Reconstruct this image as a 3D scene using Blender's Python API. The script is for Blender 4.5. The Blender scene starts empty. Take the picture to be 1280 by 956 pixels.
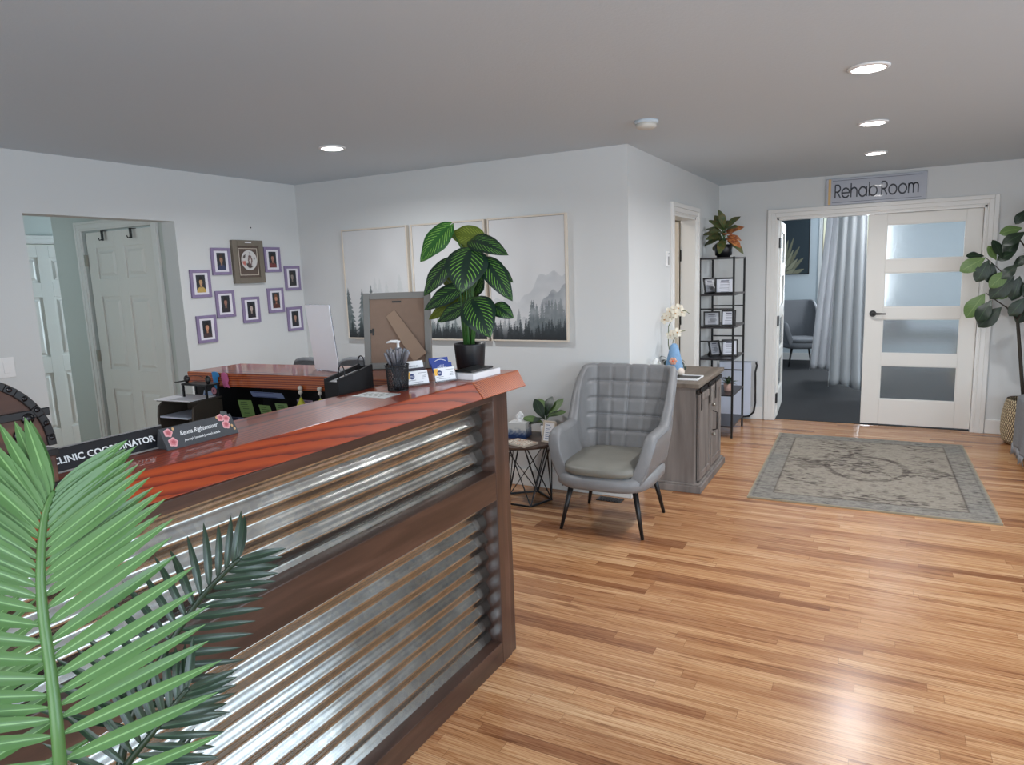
import bpy, math, random
import numpy as np
from mathutils import Vector, Matrix
random.seed(7); rng = np.random.RandomState(5)
S = bpy.context.scene
COL = S.collection
PI = math.pi
def rad(a): return math.radians(a)
def lin(c):
    c = [x/255. for x in c]
    return tuple((x/12.92 if x <= .04045 else ((x+.055)/1.055)**2.4) for x in c)
# ------------------------------------------------------------------ camera
CAMH = 1.6; FPX = 863.0
yaw, pit, rol = rad(-28.15), rad(-9.0), rad(-2.08)
fw = Vector((math.sin(yaw)*math.cos(pit), math.cos(yaw)*math.cos(pit), math.sin(pit)))
rt = fw.cross(Vector((0, 0, 1))).normalized(); up = rt.cross(fw)
rr = math.cos(rol)*rt+math.sin(rol)*up; uu = -math.sin(rol)*rt+math.cos(rol)*up
CP = Vector((0, 0, CAMH))
cam = bpy.data.cameras.new('camera'); camo = bpy.data.objects.new('camera', cam); COL.objects.link(camo)
camo.matrix_world = Matrix(((rr.x, uu.x, -fw.x, CP.x), (rr.y, uu.y, -fw.y, CP.y), (rr.z, uu.z, -fw.z, CP.z), (0, 0, 0, 1)))
cam.sensor_fit = 'HORIZONTAL'; cam.sensor_width = 36; cam.lens = 36*FPX/1280; cam.clip_start = .05; cam.clip_end = 200
S.camera = camo
def PX(x, y, ax, v):
    """measured pixel -> point of the place on the plane ax = v"""
    d = rr*((x-640)/FPX)-uu*((y-478)/FPX)+fw
    i = 'xyz'.index(ax); t = (v-CP[i])/d[i]
    return CP+d*t
# ------------------------------------------------------------------ light
w = bpy.data.worlds.new('world'); S.world = w; w.use_nodes = True
nt = w.node_tree; bgn = nt.nodes['Background']
sky = nt.nodes.new('ShaderNodeTexSky'); sky.sky_type = 'NISHITA'; sky.sun_disc = False; sky.sun_elevation = rad(38); sky.sun_rotation = rad(150)
nt.links.new(sky.outputs[0], bgn.inputs[0]); bgn.inputs[1].default_value = .12
S.view_settings.view_transform = 'Standard'; S.view_settings.look = 'None'; S.view_settings.gamma = 1
S.view_settings.use_curve_mapping = False; S.view_settings.exposure = 0.12
def area(name, loc, rot, sx, sy, power, color, spread=180):
    l = bpy.data.lights.new(name, 'AREA'); l.shape = 'RECTANGLE'; l.size = sx; l.size_y = sy; l.energy = power; l.color = color; l.spread = rad(spread)
    o = bpy.data.objects.new(name, l); COL.objects.link(o); o.location = loc; o.rotation_euler = rot
    return o
DAY = (.80, .90, 1.0)
area('daylight_near_window', (-.1, -2.14, 1.25), (rad(90), 0, 0), 3.0, 1.9, 78, DAY)       # window in the wall behind the camera
area('daylight_right_window', (3.14, .2, 1.45), (rad(90), 0, rad(90)), 2.4, 1.5, 105, (.70, .85, 1.0))
area('daylight_right_far_window', (3.14, 3.3, 1.45), (rad(90), 0, rad(90)), 2.4, 1.5, 34, (.76, .88, 1.0))
area('daylight_rehab_window', (-.45, 12.2, 1.6), (rad(90), 0, rad(180)), .8, 1.4, 50, (.88, .94, 1.0))
area('fill_rehab_side', (2.9, 10.0, 1.6), (rad(90), 0, rad(90)), 1.6, 1.4, 80, (.88, .94, 1.0))  # added light from an unseen side window, brightens the curtain fronts
area('daylight_hall_window', (-6.0, 6.3, 1.5), (rad(90), 0, rad(180)), .9, 1.4, 85, (.74, .88, 1.0))
area('fill_hall_near', (-6.2, 1.3, 1.6), (rad(90), 0, 0), .9, 1.2, 9.0, (.8, .95, .98))  # unseen area light before the near hall wall, which has no window
area('fill_rehab_ceiling', (.2, 8.5, 2.42), (0, 0, 0), .5, .5, 16, (.95, .98, 1))  # added fill under the rehab ceiling, no fixture modelled; lifts the curtains
area('fill_side_room', (-2.2, 5.6, 2.38), (0, 0, 0), .4, .4, 7, (1, .93, .84))  # unseen fill added so the side room is not black through its doorway
# ------------------------------------------------------------------ materials
def nmat(name):
    m = bpy.data.materials.new(name); m.use_nodes = True
    t = m.node_tree; b = t.nodes['Principled BSDF']
    return m, t, b
def pm(name, c, rough=.5, metal=0, spec=None, noise=0, nscale=8, bump=0, bscale=60, coat=0, stretch=None, trans=0, emit=0, sheen=0, ior=None, cr=.08):
    m, t, b = nmat(name); N = t.nodes; L = t.links
    col = (*lin(c), 1)
    b.inputs['Base Color'].default_value = col
    b.inputs['Roughness'].default_value = rough; b.inputs['Metallic'].default_value = metal
    if spec is not None: b.inputs['Specular IOR Level'].default_value = spec
    if coat: b.inputs['Coat Weight'].default_value = coat; b.inputs['Coat Roughness'].default_value = cr
    if trans: b.inputs['Transmission Weight'].default_value = trans
    if sheen: b.inputs['Sheen Weight'].default_value = sheen
    if ior: b.inputs['IOR'].default_value = ior
    if emit: b.inputs['Emission Color'].default_value = col; b.inputs['Emission Strength'].default_value = emit
    if noise or bump:
        tc = N.new('ShaderNodeTexCoord'); mp = N.new('ShaderNodeMapping'); L.new(tc.outputs['Object'], mp.inputs[0])
        if stretch: mp.inputs['Scale'].default_value = stretch
    if noise:
        n = N.new('ShaderNodeTexNoise'); n.inputs['Scale'].default_value = nscale; n.inputs['Detail'].default_value = 6
        L.new(mp.outputs[0], n.inputs['Vector'])
        mx = N.new('ShaderNodeMix'); mx.data_type = 'RGBA'
        a = [max(0, x*(1-noise)) for x in col[:3]]; c2 = [min(1, x*(1+noise)) for x in col[:3]]
        mx.inputs[6].default_value = (*a, 1); mx.inputs[7].default_value = (*c2, 1)
        L.new(n.outputs[0], mx.inputs[0]); L.new(mx.outputs[2], b.inputs['Base Color'])
    if bump:
        n2 = N.new('ShaderNodeTexNoise'); n2.inputs['Scale'].default_value = bscale; n2.inputs['Detail'].default_value = 4
        L.new(mp.outputs[0], n2.inputs['Vector'])
        bp = N.new('ShaderNodeBump'); bp.inputs['Strength'].default_value = bump; bp.inputs['Distance'].default_value = .01
        L.new(n2.outputs[0], bp.inputs['Height']); L.new(bp.outputs[0], b.inputs['Normal'])
    return m
def ramp(t, stops):
    r = t.nodes.new('ShaderNodeValToRGB'); e = r.color_ramp.elements
    while len(e) < len(stops): e.new(.5)
    for i, (p, c) in enumerate(stops): e[i].position = p; e[i].color = (*lin(c), 1)
    return r
def rings(name, stops, axis, center, scale, dist=2.0, rough=.35, coat=1, stretch=.12, dscale=1.2, cr=.06):
    """solid sawn wood: growth rings about an axis, so faces show streaks and ends show arcs"""
    m, t, b = nmat(name); N = t.nodes; L = t.links
    tc = N.new('ShaderNodeTexCoord'); mp = N.new('ShaderNodeMapping'); L.new(tc.outputs['Object'], mp.inputs[0])
    mp.vector_type = 'POINT'
    sub = N.new('ShaderNodeVectorMath'); sub.operation = 'SUBTRACT'; sub.inputs[1].default_value = center
    L.new(tc.outputs['Object'], sub.inputs[0])
    s = [1, 1, 1]; s['XYZ'.index(axis)] = stretch
    L.new(sub.outputs[0], mp.inputs[0]); mp.inputs['Scale'].default_value = s
    wv = N.new('ShaderNodeTexWave'); wv.wave_type = 'RINGS'; wv.rings_direction = axis; wv.wave_profile = 'SAW'
    wv.inputs['Scale'].default_value = scale; wv.inputs['Distortion'].default_value = dist; wv.inputs['Detail'].default_value = 3
    wv.inputs['Detail Scale'].default_value = dscale
    L.new(mp.outputs[0], wv.inputs[0])
    r = ramp(t, stops); L.new(wv.outputs['Fac'], r.inputs[0])
    nz = N.new('ShaderNodeTexNoise'); nz.inputs['Scale'].default_value = 5; nz.inputs['Detail'].default_value = 8; L.new(mp.outputs[0], nz.inputs['Vector'])
    mx = N.new('ShaderNodeMix'); mx.data_type = 'RGBA'; mx.blend_type = 'MULTIPLY'; mx.inputs[0].default_value = .55
    rr2 = ramp(t, [(.3, (150, 140, 135)), (.7, (255, 255, 255))]); L.new(nz.outputs[0], rr2.inputs[0])
    L.new(r.outputs[0], mx.inputs[6]); L.new(rr2.outputs[0], mx.inputs[7]); L.new(mx.outputs[2], b.inputs['Base Color'])
    b.inputs['Roughness'].default_value = rough; b.inputs['Coat Weight'].default_value = coat; b.inputs['Coat Roughness'].default_value = cr
    return m
def grain(name, c1, c2, axis='Z', rough=.5, sc=10, knots=.5, coat=0):
    m, t, b = nmat(name); N = t.nodes; L = t.links
    tc = N.new('ShaderNodeTexCoord'); mp = N.new('ShaderNodeMapping'); L.new(tc.outputs['Object'], mp.inputs[0])
    s = [sc, sc, sc]; s['XYZ'.index(axis)] = sc*.08; mp.inputs['Scale'].default_value = s
    n = N.new('ShaderNodeTexNoise'); n.inputs['Scale'].default_value = 1.6; n.inputs['Detail'].default_value = 9; n.inputs['Distortion'].default_value = knots
    L.new(mp.outputs[0], n.inputs['Vector'])
    r = ramp(t, [(.3, c1), (.5, tuple((a+d)/2 for a, d in zip(c1, c2))), (.7, c2)]); L.new(n.outputs[0], r.inputs[0]); L.new(r.outputs[0], b.inputs['Base Color'])
    b.inputs['Roughness'].default_value = rough; b.inputs['Coat Weight'].default_value = coat; b.inputs['Coat Roughness'].default_value = .15
    bp = N.new('ShaderNodeBump'); bp.inputs['Strength'].default_value = .25; bp.inputs['Distance'].default_value = .002
    L.new(n.outputs[0], bp.inputs['Height']); L.new(bp.outputs[0], b.inputs['Normal'])
    return m
def attr_mat(name, rough=.5, coat=0, bump=0, spec=.5, cr=.05):
    m, t, b = nmat(name); a = t.nodes.new('ShaderNodeAttribute'); a.attribute_name = 'Col'
    t.links.new(a.outputs['Color'], b.inputs['Base Color']); b.inputs['Roughness'].default_value = rough
    b.inputs['Coat Weight'].default_value = coat; b.inputs['Coat Roughness'].default_value = cr; b.inputs['Specular IOR Level'].default_value = spec
    if bump:
        n = t.nodes.new('ShaderNodeTexNoise'); n.inputs['Scale'].default_value = 260; tc = t.nodes.new('ShaderNodeTexCoord'); t.links.new(tc.outputs['Object'], n.inputs['Vector'])
        bp = t.nodes.new('ShaderNodeBump'); bp.inputs['Strength'].default_value = bump; bp.inputs['Distance'].default_value = .004
        t.links.new(n.outputs[0], bp.inputs['Height']); t.links.new(bp.outputs[0], b.inputs['Normal'])
    return m
def floor_mat():
    m, t, b = nmat('oak_strip_floor'); N = t.nodes; L = t.links
    def mth(op, a, c=None):
        n = N.new('ShaderNodeMath'); n.operation = op
        for i, x in enumerate((a, c)):
            if x is None: continue
            if hasattr(x, 'is_linked'): L.new(x, n.inputs[i])
            else: n.inputs[i].default_value = x
        return n.outputs[0]
    tc = N.new('ShaderNodeTexCoord'); sp = N.new('ShaderNodeSeparateXYZ'); L.new(tc.outputs['Object'], sp.inputs[0])
    X, Y = sp.outputs[0], sp.outputs[1]
    yr = mth('DIVIDE', Y, .057); row = mth('FLOOR', yr); fy = mth('FRACT', yr)
    wn = N.new('ShaderNodeTexWhiteNoise'); wn.noise_dimensions = '1D'; L.new(row, wn.inputs['W'])
    xo = mth('ADD', mth('DIVIDE', X, .95), mth('MULTIPLY', wn.outputs['Value'], 17.3)); col = mth('FLOOR', xo); fx = mth('FRACT', xo)
    cb = N.new('ShaderNodeCombineXYZ'); L.new(row, cb.inputs[0]); L.new(col, cb.inputs[1])
    w2 = N.new('ShaderNodeTexWhiteNoise'); w2.noise_dimensions = '3D'; L.new(cb.outputs[0], w2.inputs['Vector'])
    r = ramp(t, [(0, (152, 106, 72)), (.10, (178, 132, 93)), (.4, (193, 148, 106)), (.75, (203, 160, 117)), (1, (212, 174, 133))]); L.new(w2.outputs['Value'], r.inputs[0])
    # grain, shifted board by board
    cv = N.new('ShaderNodeCombineXYZ'); L.new(mth('ADD', mth('MULTIPLY', X, 1.3), mth('MULTIPLY', w2.outputs['Value'], 40.)), cv.inputs[0]); L.new(mth('ADD', mth('MULTIPLY', Y, 26.), mth('MULTIPLY', row, 3.7)), cv.inputs[1])
    n = N.new('ShaderNodeTexNoise'); n.inputs['Scale'].default_value = 1.5; n.inputs['Detail'].default_value = 8; n.inputs['Distortion'].default_value = 1.2; n.inputs['Roughness'].default_value = .62
    L.new(cv.outputs[0], n.inputs['Vector'])
    g = ramp(t, [(.32, (150, 112, 84)), (.46, (224, 205, 190)), (.62, (255, 255, 255))]); L.new(n.outputs[0], g.inputs[0])
    mx = N.new('ShaderNodeMix'); mx.data_type = 'RGBA'; mx.blend_type = 'MULTIPLY'; mx.inputs[0].default_value = .8
    L.new(r.outputs[0], mx.inputs[6]); L.new(g.outputs[0], mx.inputs[7])
    wv = N.new('ShaderNodeTexWave'); wv.inputs['Scale'].default_value = 1.1; wv.inputs['Distortion'].default_value = 9; wv.inputs['Detail'].default_value = 4; wv.bands_direction = 'Y'; L.new(cv.outputs[0], wv.inputs[0])
    g2 = ramp(t, [(0, (196, 160, 132)), (.25, (255, 255, 255)), (1, (255, 255, 255))]); L.new(wv.outputs['Fac'], g2.inputs[0])
    m2 = N.new('ShaderNodeMix'); m2.data_type = 'RGBA'; m2.blend_type = 'MULTIPLY'; m2.inputs[0].default_value = .55
    L.new(mx.outputs[2], m2.inputs[6]); L.new(g2.outputs[0], m2.inputs[7])
    # seams
    ey = mth('LESS_THAN', mth('MINIMUM', fy, mth('SUBTRACT', 1., fy)), .022); ex = mth('LESS_THAN', mth('MINIMUM', fx, mth('SUBTRACT', 1., fx)), .0012)
    seam = mth('MAXIMUM', ey, ex)
    dk = N.new('ShaderNodeMix'); dk.data_type = 'RGBA'; L.new(mth('MULTIPLY', seam, .42), dk.inputs[0]); L.new(m2.outputs[2], dk.inputs[6]); dk.inputs[7].default_value = (*lin((92, 56, 34)), 1)
    L.new(dk.outputs[2], b.inputs['Base Color'])
    b.inputs['Roughness'].default_value = .24; b.inputs['Specular IOR Level'].default_value = .5
    bp = N.new('ShaderNodeBump'); bp.inputs['Strength'].default_value = .12; bp.inputs['Distance'].default_value = .002; L.new(mth('ADD', mth('MULTIPLY', seam, -1.), mth('MULTIPLY', n.outputs[0], .6)), bp.inputs['Height']); L.new(bp.outputs[0], b.inputs['Normal'])
    return m
M = {}
M['wall'] = pm('wall_paint', (211, 213, 213), .75, bump=.05, bscale=180)
M['wall_blue'] = pm('rehab_wall_paint', (200, 209, 214), .75)
M['wall_hall'] = pm('hall_wall_paint', (196, 202, 198), .75)
M['ceil'] = pm('ceiling_paint', (197, 208, 216), .85, bump=.12, bscale=90)
M['trim'] = pm('white_trim_paint', (226, 225, 222), .35)
M['door'] = pm('white_door_paint', (222, 220, 215), .4)
M['floor'] = floor_mat()
M['carpet'] = pm('charcoal_carpet', (36, 37, 40), .95, noise=.25, nscale=60, bump=.5, bscale=300)
RED = [(0, (108, 28, 6)), (.2, (154, 50, 12)), (.5, (192, 78, 20)), (1, (174, 62, 15))]
M['slab'] = rings('red_fir_board', RED, 'Y', (-1.60, 0, .86), 46, 1.3, .35, .6, .05, 1.6)
M['slab2'] = rings('red_fir_end_board', [(0, (84, 24, 8)), (.3, (156, 54, 18)), (.6, (212, 118, 54)), (1, (180, 74, 28))], 'X', (0, 2.16, 1.09), 34, .8, .35, .6, .08, 1.0)
M['post'] = grain('dark_stained_oak', (52, 35, 29), (88, 63, 53), 'Z', .32, 16, coat=.35)
M['rail'] = grain('dark_stained_oak_rail', (48, 32, 26), (82, 58, 48), 'Y', .32, 16, coat=.35)
M['black'] = pm('black_metal', (22, 22, 24), .4)
M['blackmat'] = pm('black_board', (20, 19, 22), .7)
M['white'] = pm('white_plastic', (235, 235, 235), .35)
M['paper'] = pm('paper', (232, 232, 235), .7)
M['leather'] = pm('grey_leather', (124, 124, 125), .42, noise=.22, nscale=9, bump=.12, bscale=140)
M['seatlea'] = pm('grey_leather_seat', (122, 120, 112), .42, noise=.2, nscale=9, bump=.12, bscale=140)
M['greyfab'] = pm('grey_fabric', (104, 106, 110), .9, bump=.3, bscale=300)
M['gw'] = grain('grey_weathered_oak', (96, 88, 84), (136, 128, 122), 'Z', .6, 9)
M['gwtop'] = grain('grey_weathered_oak_top', (92, 82, 72), (128, 116, 104), 'Y', .5, 9)
M['brownwood'] = grain('brown_table_wood', (60, 46, 40), (96, 78, 68), 'X', .45, 9)
M['glass'] = pm('clear_glass', (245, 250, 255), .02, trans=1, ior=1.45)
M['pot'] = pm('black_pot', (24, 24, 28), .38)
M['stem'] = pm('green_stem', (52, 92, 40), .5)
M['twig'] = pm('brown_twig', (48, 42, 34), .7)
M['soil'] = pm('potting_mix', (56, 42, 34), .95, noise=.5, nscale=90, bump=.8, bscale=120)
M['art'] = attr_mat('printed_art', .6)
M['artgloss'] = attr_mat('printed_photo', .35)
M['silver'] = pm('silver_frame', (150, 148, 146), .35, .6)
M['chrome'] = pm('nickel', (170, 165, 155), .3, 1)
def metal_sheet():
    m, t, b = nmat('galvanised_sheet'); N = t.nodes; L = t.links
    tc = N.new('ShaderNodeTexCoord'); v = N.new('ShaderNodeTexVoronoi'); v.inputs['Scale'].default_value = 55; L.new(tc.outputs['Object'], v.inputs['Vector'])
    r = ramp(t, [(0, (176, 180, 180)), (1, (202, 202, 196))]); L.new(v.outputs['Color'], r.inputs[0]); L.new(r.outputs[0], b.inputs['Base Color'])
    n = N.new('ShaderNodeTexNoise'); n.inputs['Scale'].default_value = 6; L.new(tc.outputs['Object'], n.inputs['Vector'])
    b.inputs['Metallic'].default_value = 1
    mr = N.new('ShaderNodeMapRange'); mr.inputs[1].default_value = .3; mr.inputs[2].default_value = .7; mr.inputs[3].default_value = .14; mr.inputs[4].default_value = .27
    L.new(n.outputs[0], mr.inputs[0]); L.new(mr.outputs[0], b.inputs['Roughness'])
    return m
M['galv'] = metal_sheet()
def leaf_mat(name, base, light, kind, rough=.4, back=None):
    """foliage with the vein pattern of its species, laid along the leaf by its UVs"""
    m, t, b = nmat(name); N = t.nodes; L = t.links
    uv = N.new('ShaderNodeUVMap'); sp = N.new('ShaderNodeSeparateXYZ'); L.new(uv.outputs[0], sp.inputs[0])
    def mth(op, a, c=None):
        n = N.new('ShaderNodeMath'); n.operation = op
        for i, x in enumerate((a, c)):
            if x is None: continue
            if hasattr(x, 'is_linked'): L.new(x, n.inputs[i])
            else: n.inputs[i].default_value = x
        return n.outputs[0]
    av = mth('ABSOLUTE', mth('SUBTRACT', sp.outputs[1], .5))   # 0 midrib .. .5 edge
    if kind == 'stripe':
        ph = mth('FRACT', mth('MULTIPLY', mth('SUBTRACT', sp.outputs[0], mth('MULTIPLY', av, .75)), 11.))
        band = mth('MULTIPLY', mth('LESS_THAN', ph, .24), mth('MULTIPLY', mth('GREATER_THAN', av, .09), mth('LESS_THAN', av, .38)))
        nz = N.new('ShaderNodeTexNoise'); nz.inputs['Scale'].default_value = 14; L.new(uv.outputs[0], nz.inputs['Vector'])
        f = mth('MULTIPLY', band, mth('MULTIPLY', nz.outputs[0], 1.5))
    elif kind == 'rib':
        f = mth('MULTIPLY', mth('LESS_THAN', av, .05), .7)
    elif kind == 'mottle':
        nz = N.new('ShaderNodeTexNoise'); nz.inputs['Scale'].default_value = 5; nz.inputs['Detail'].default_value = 6; L.new(uv.outputs[0], nz.inputs['Vector'])
        f = mth('MULTIPLY', mth('SUBTRACT', nz.outputs[0], .42), 4.)
    else:
        ph = mth('FRACT', mth('MULTIPLY', mth('SUBTRACT', sp.outputs[0], mth('MULTIPLY', av, .6)), 8.))
        f = mth('MAXIMUM', mth('MULTIPLY', mth('LESS_THAN', ph, .12), .5), mth('LESS_THAN', av, .025))
    mx = N.new('ShaderNodeMix'); mx.data_type = 'RGBA'; mx.clamp_factor = True
    L.new(f, mx.inputs[0]); mx.inputs[6].default_value = (*lin(base), 1); mx.inputs[7].default_value = (*lin(light), 1)
    L.new(mx.outputs[2], b.inputs['Base Color']); b.inputs['Roughness'].default_value = rough
    return m
M['cal'] = leaf_mat('striped_leaf', (20, 46, 34), (120, 178, 66), 'stripe', .42)
M['cal2'] = leaf_mat('striped_leaf_young', (38, 92, 34), (150, 200, 90), 'stripe', .42)
M['cal3'] = leaf_mat('striped_leaf_back', (92, 108, 30), (142, 156, 60), 'stripe', .5)
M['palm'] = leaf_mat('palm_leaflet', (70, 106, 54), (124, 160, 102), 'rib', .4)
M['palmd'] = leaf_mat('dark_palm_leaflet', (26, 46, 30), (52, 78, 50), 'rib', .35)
M['fid'] = leaf_mat('fiddle_leaf', (26, 42, 28), (50, 74, 44), 'vein', .4)
M['fidl'] = leaf_mat('fiddle_leaf_underside', (84, 110, 58), (112, 134, 80), 'vein', .45)
M['cro'] = leaf_mat('croton_leaf', (62, 84, 46), (110, 92, 48), 'mottle', .45)
M['cror'] = leaf_mat('croton_leaf_red', (128, 66, 46), (206, 140, 76), 'mottle', .45)
# ------------------------------------------------------------------ mesh helpers
class MB:
    def __init__(s): s.v = []; s.f = []; s.mi = []; s.uv = {}; s.sm = []
    def face(s, idx, mi=0, uv=None, smooth=False):
        if uv: s.uv[len(s.f)] = uv
        s.f.append(idx); s.mi.append(mi); s.sm.append(smooth)
    def hexa(s, p, mi=0):
        b = len(s.v); s.v += [tuple(q) for q in p]
        for q in ((0, 3, 2, 1), (4, 5, 6, 7), (0, 1, 5, 4), (1, 2, 6, 5), (2, 3, 7, 6), (3, 0, 4, 7)): s.face([b+i for i in q], mi)
    def box(s, x0, x1, y0, y1, z0, z1, mi=0, T=None):
        p = [(x0, y0, z0), (x1, y0, z0), (x1, y1, z0), (x0, y1, z0), (x0, y0, z1), (x1, y0, z1), (x1, y1, z1), (x0, y1, z1)]
        if T is not None: p = [T @ Vector(q) for q in p]
        s.hexa(p, mi); return s
    def prism(s, bot, top, mi=0):
        n = len(bot); b = len(s.v); s.v += [tuple(q) for q in bot]+[tuple(q) for q in top]
        s.face([b+i for i in range(n)][::-1], mi); s.face([b+n+i for i in range(n)], mi)
        for i in range(n): j = (i+1) % n; s.face([b+i, b+j, b+n+j, b+n+i], mi)
        return s
    def ringsurf(s, R, caps=True, mi=0, closed=True):
        b = len(s.v); n = len(R[0])
        for r in R: s.v += [tuple(q) for q in r]
        for k in range(len(R)-1):
            for i in range(n if closed else n-1):
                j = (i+1) % n; s.face([b+k*n+i, b+k*n+j, b+(k+1)*n+j, b+(k+1)*n+i], mi, smooth=True)
        if caps:
            s.face([b+i for i in range(n)][::-1], mi); s.face([b+(len(R)-1)*n+i for i in range(n)], mi)
        return s
    def tube(s, pts, r, n=8, mi=0, caps=True, flat=1.0):
        pts = [Vector(p) for p in pts]; rs = r if isinstance(r, (list, tuple)) else [r]*len(pts)
        R = []; prev = None
        for i, p in enumerate(pts):
            a = pts[max(0, i-1)]; c = pts[min(len(pts)-1, i+1)]; t = (c-a).normalized()
            if prev is None:
                x = t.cross(Vector((0, 0, 1)));
                if x.length < .05: x = t.cross(Vector((1, 0, 0)))
            else: x = prev-t*prev.dot(t)
            x.normalize(); prev = x; y = t.cross(x)
            R.append([p+x*math.cos(2*PI*k/n)*rs[i]+y*math.sin(2*PI*k/n)*rs[i]*flat for k in range(n)])
        return s.ringsurf(R, caps, mi)
    def bar(s, a, b, w, mi=0):
        a = Vector(a); b = Vector(b); t = (b-a).normalized(); x = t.cross(Vector((0, 0, 1)))
        if x.length < .05: x = Vector((1, 0, 0))
        x.normalize(); y = t.cross(x); h = w/2
        s.hexa([a-x*h-y*h, a+x*h-y*h, a+x*h+y*h, a-x*h+y*h, b-x*h-y*h, b+x*h-y*h, b+x*h+y*h, b-x*h+y*h], mi); return s
    def lathe(s, prof, c=(0, 0, 0), n=28, mi=0, caps=True):
        return s.ringsurf([[(c[0]+r*math.cos(2*PI*k/n), c[1]+r*math.sin(2*PI*k/n), c[2]+z) for k in range(n)] for r, z in prof], caps, mi)
    def ball(s, c, r, n=12, m=8, mi=0, sc=(1, 1, 1)):
        R = []
        for i in range(m+1):
            a = -PI/2+PI*i/m; a = max(-PI/2+.02, min(PI/2-.02, a))
            R.append([(c[0]+sc[0]*r*math.cos(a)*math.cos(2*PI*k/n), c[1]+sc[1]*r*math.cos(a)*math.sin(2*PI*k/n), c[2]+sc[2]*r*math.sin(a)) for k in range(n)])
        return s.ringsurf(R, True, mi)
    def grid(s, fn, nu, nv, mi=0, smooth=True, uv=True):
        b = len(s.v)
        for i in range(nu+1):
            for j in range(nv+1): s.v.append(tuple(fn(i/nu, j/nv)))
        for i in range(nu):
            for j in range(nv):
                q = [b+i*(nv+1)+j, b+(i+1)*(nv+1)+j, b+(i+1)*(nv+1)+j+1, b+i*(nv+1)+j+1]
                s.face(q, mi, [(i/nu, j/nv), ((i+1)/nu, j/nv), ((i+1)/nu, (j+1)/nv), (i/nu, (j+1)/nv)] if uv else None, smooth)
        return s
    def leaf(s, P0, d, n, L, W, droop=.3, fold=.15, shape=(.45, 1.0), nu=10, nv=4, mi=0, curl=0, heart=0, wave=0):
        """leaf blade from its base along d; n is the upper side"""
        d = Vector(d).normalized(); n = Vector(n); x = d.cross(n).normalized(); n = x.cross(d).normalized(); P0 = Vector(P0)
        pk, ex = shape; ctr = []; p = P0.copy(); t = d.copy()
        for i in range(nu+1):
            ctr.append((p.copy(), t.copy())); ax = Matrix.Rotation(-droop/nu, 3, x); t = ax @ t; p = p+t*(L/nu)
        def fn(u, v):
            k = min(nu, int(round(u*nu))); c, tt = ctr[k]; nn = x.cross(tt).normalized()
            uu_ = u**(math.log(.5)/math.log(pk)); wd = W*.5*(max(0, math.sin(PI*uu_))**ex)
            if u == 0: wd = W*.02
            vv = (v-.5)*2; q = c+x*wd*vv+nn*(abs(vv)*wd*fold-curl*wd*vv*vv)
            if heart and abs(vv) > .2: q = q-tt*(L*heart*math.exp(-u*9)*abs(vv))
            if wave: q = q+nn*math.sin(u*13+vv)*wave*abs(vv)
            return q
        return s.grid(fn, nu, nv, mi)
    def build(s, name, mats, parent=None, bevel=0, loc=None, subsurf=0, solid=0, col=None, soff=-1):
        me = bpy.data.meshes.new(name); me.from_pydata(s.v, [], s.f)
        if not isinstance(mats, (list, tuple)): mats = [mats]
        for m in mats: me.materials.append(M[m] if isinstance(m, str) else m)
        me.polygons.foreach_set('material_index', s.mi); me.polygons.foreach_set('use_smooth', s.sm)
        if s.uv:
            ul = me.uv_layers.new(name='UVMap')
            for fi, p in enumerate(me.polygons):
                if fi in s.uv:
                    for k, li in enumerate(p.loop_indices): ul.data[li].uv = s.uv[fi][k]
        if col is not None:
            ca = me.color_attributes.new('Col', 'FLOAT_COLOR', 'POINT'); a = np.ones((len(s.v), 4), dtype=np.float32); c = np.clip(col, 0, 1)
            a[:, :3] = np.where(c <= .04045, c/12.92, ((c+.055)/1.055)**2.4); ca.data.foreach_set('color', a.ravel())
        me.update()
        o = bpy.data.objects.new(name, me); COL.objects.link(o)
        if loc: o.location = loc
        if parent: o.parent = parent
        if solid: q = o.modifiers.new('solid', 'SOLIDIFY'); q.thickness = solid; q.offset = soff
        if bevel: q = o.modifiers.new('bevel', 'BEVEL'); q.width = bevel; q.segments = 2; q.limit_method = 'ANGLE'; q.angle_limit = rad(35)
        if subsurf: q = o.modifiers.new('sub', 'SUBSURF'); q.levels = subsurf; q.render_levels = subsurf
        return o
def tag(o, label, cat, group=None):
    o['label'] = label; o['category'] = cat
    if group: o['group'] = group
    return o
def thing(name, label, cat, loc=(0, 0, 0), rz=0, group=None):
    o = bpy.data.objects.new(name, None); COL.objects.link(o); o.empty_display_size = .1; o.location = loc; o.rotation_euler = (0, 0, rz)
    return tag(o, label, cat, group)
def struct(o): o['kind'] = 'structure'; return o
def box(name, mat, x0, x1, y0, y1, z0, z1, parent=None, bevel=0, T=None): return MB().box(x0, x1, y0, y1, z0, z1, T=T).build(name, mat, parent, bevel)
def text(name, body, size, T, mat, parent, ex=.0008, shear=0, align='CENTER', sx=1, res=3, width=0):
    c = bpy.data.curves.new(name, 'FONT'); c.body = body; c.size = size; c.extrude = ex; c.align_x = align; c.align_y = 'CENTER'; c.shear = shear; c.resolution_u = res
    if width: c.offset = width
    o = bpy.data.objects.new('tmp', c); COL.objects.link(o); me = bpy.data.meshes.new_from_object(o); bpy.data.objects.remove(o)
    me.transform(Matrix.Diagonal((sx, 1, 1, 1))); me.transform(T); me.materials.clear(); me.materials.append(M[mat] if isinstance(mat, str) else mat)
    q = bpy.data.objects.new(name, me); COL.objects.link(q); q.parent = parent; return q
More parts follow.
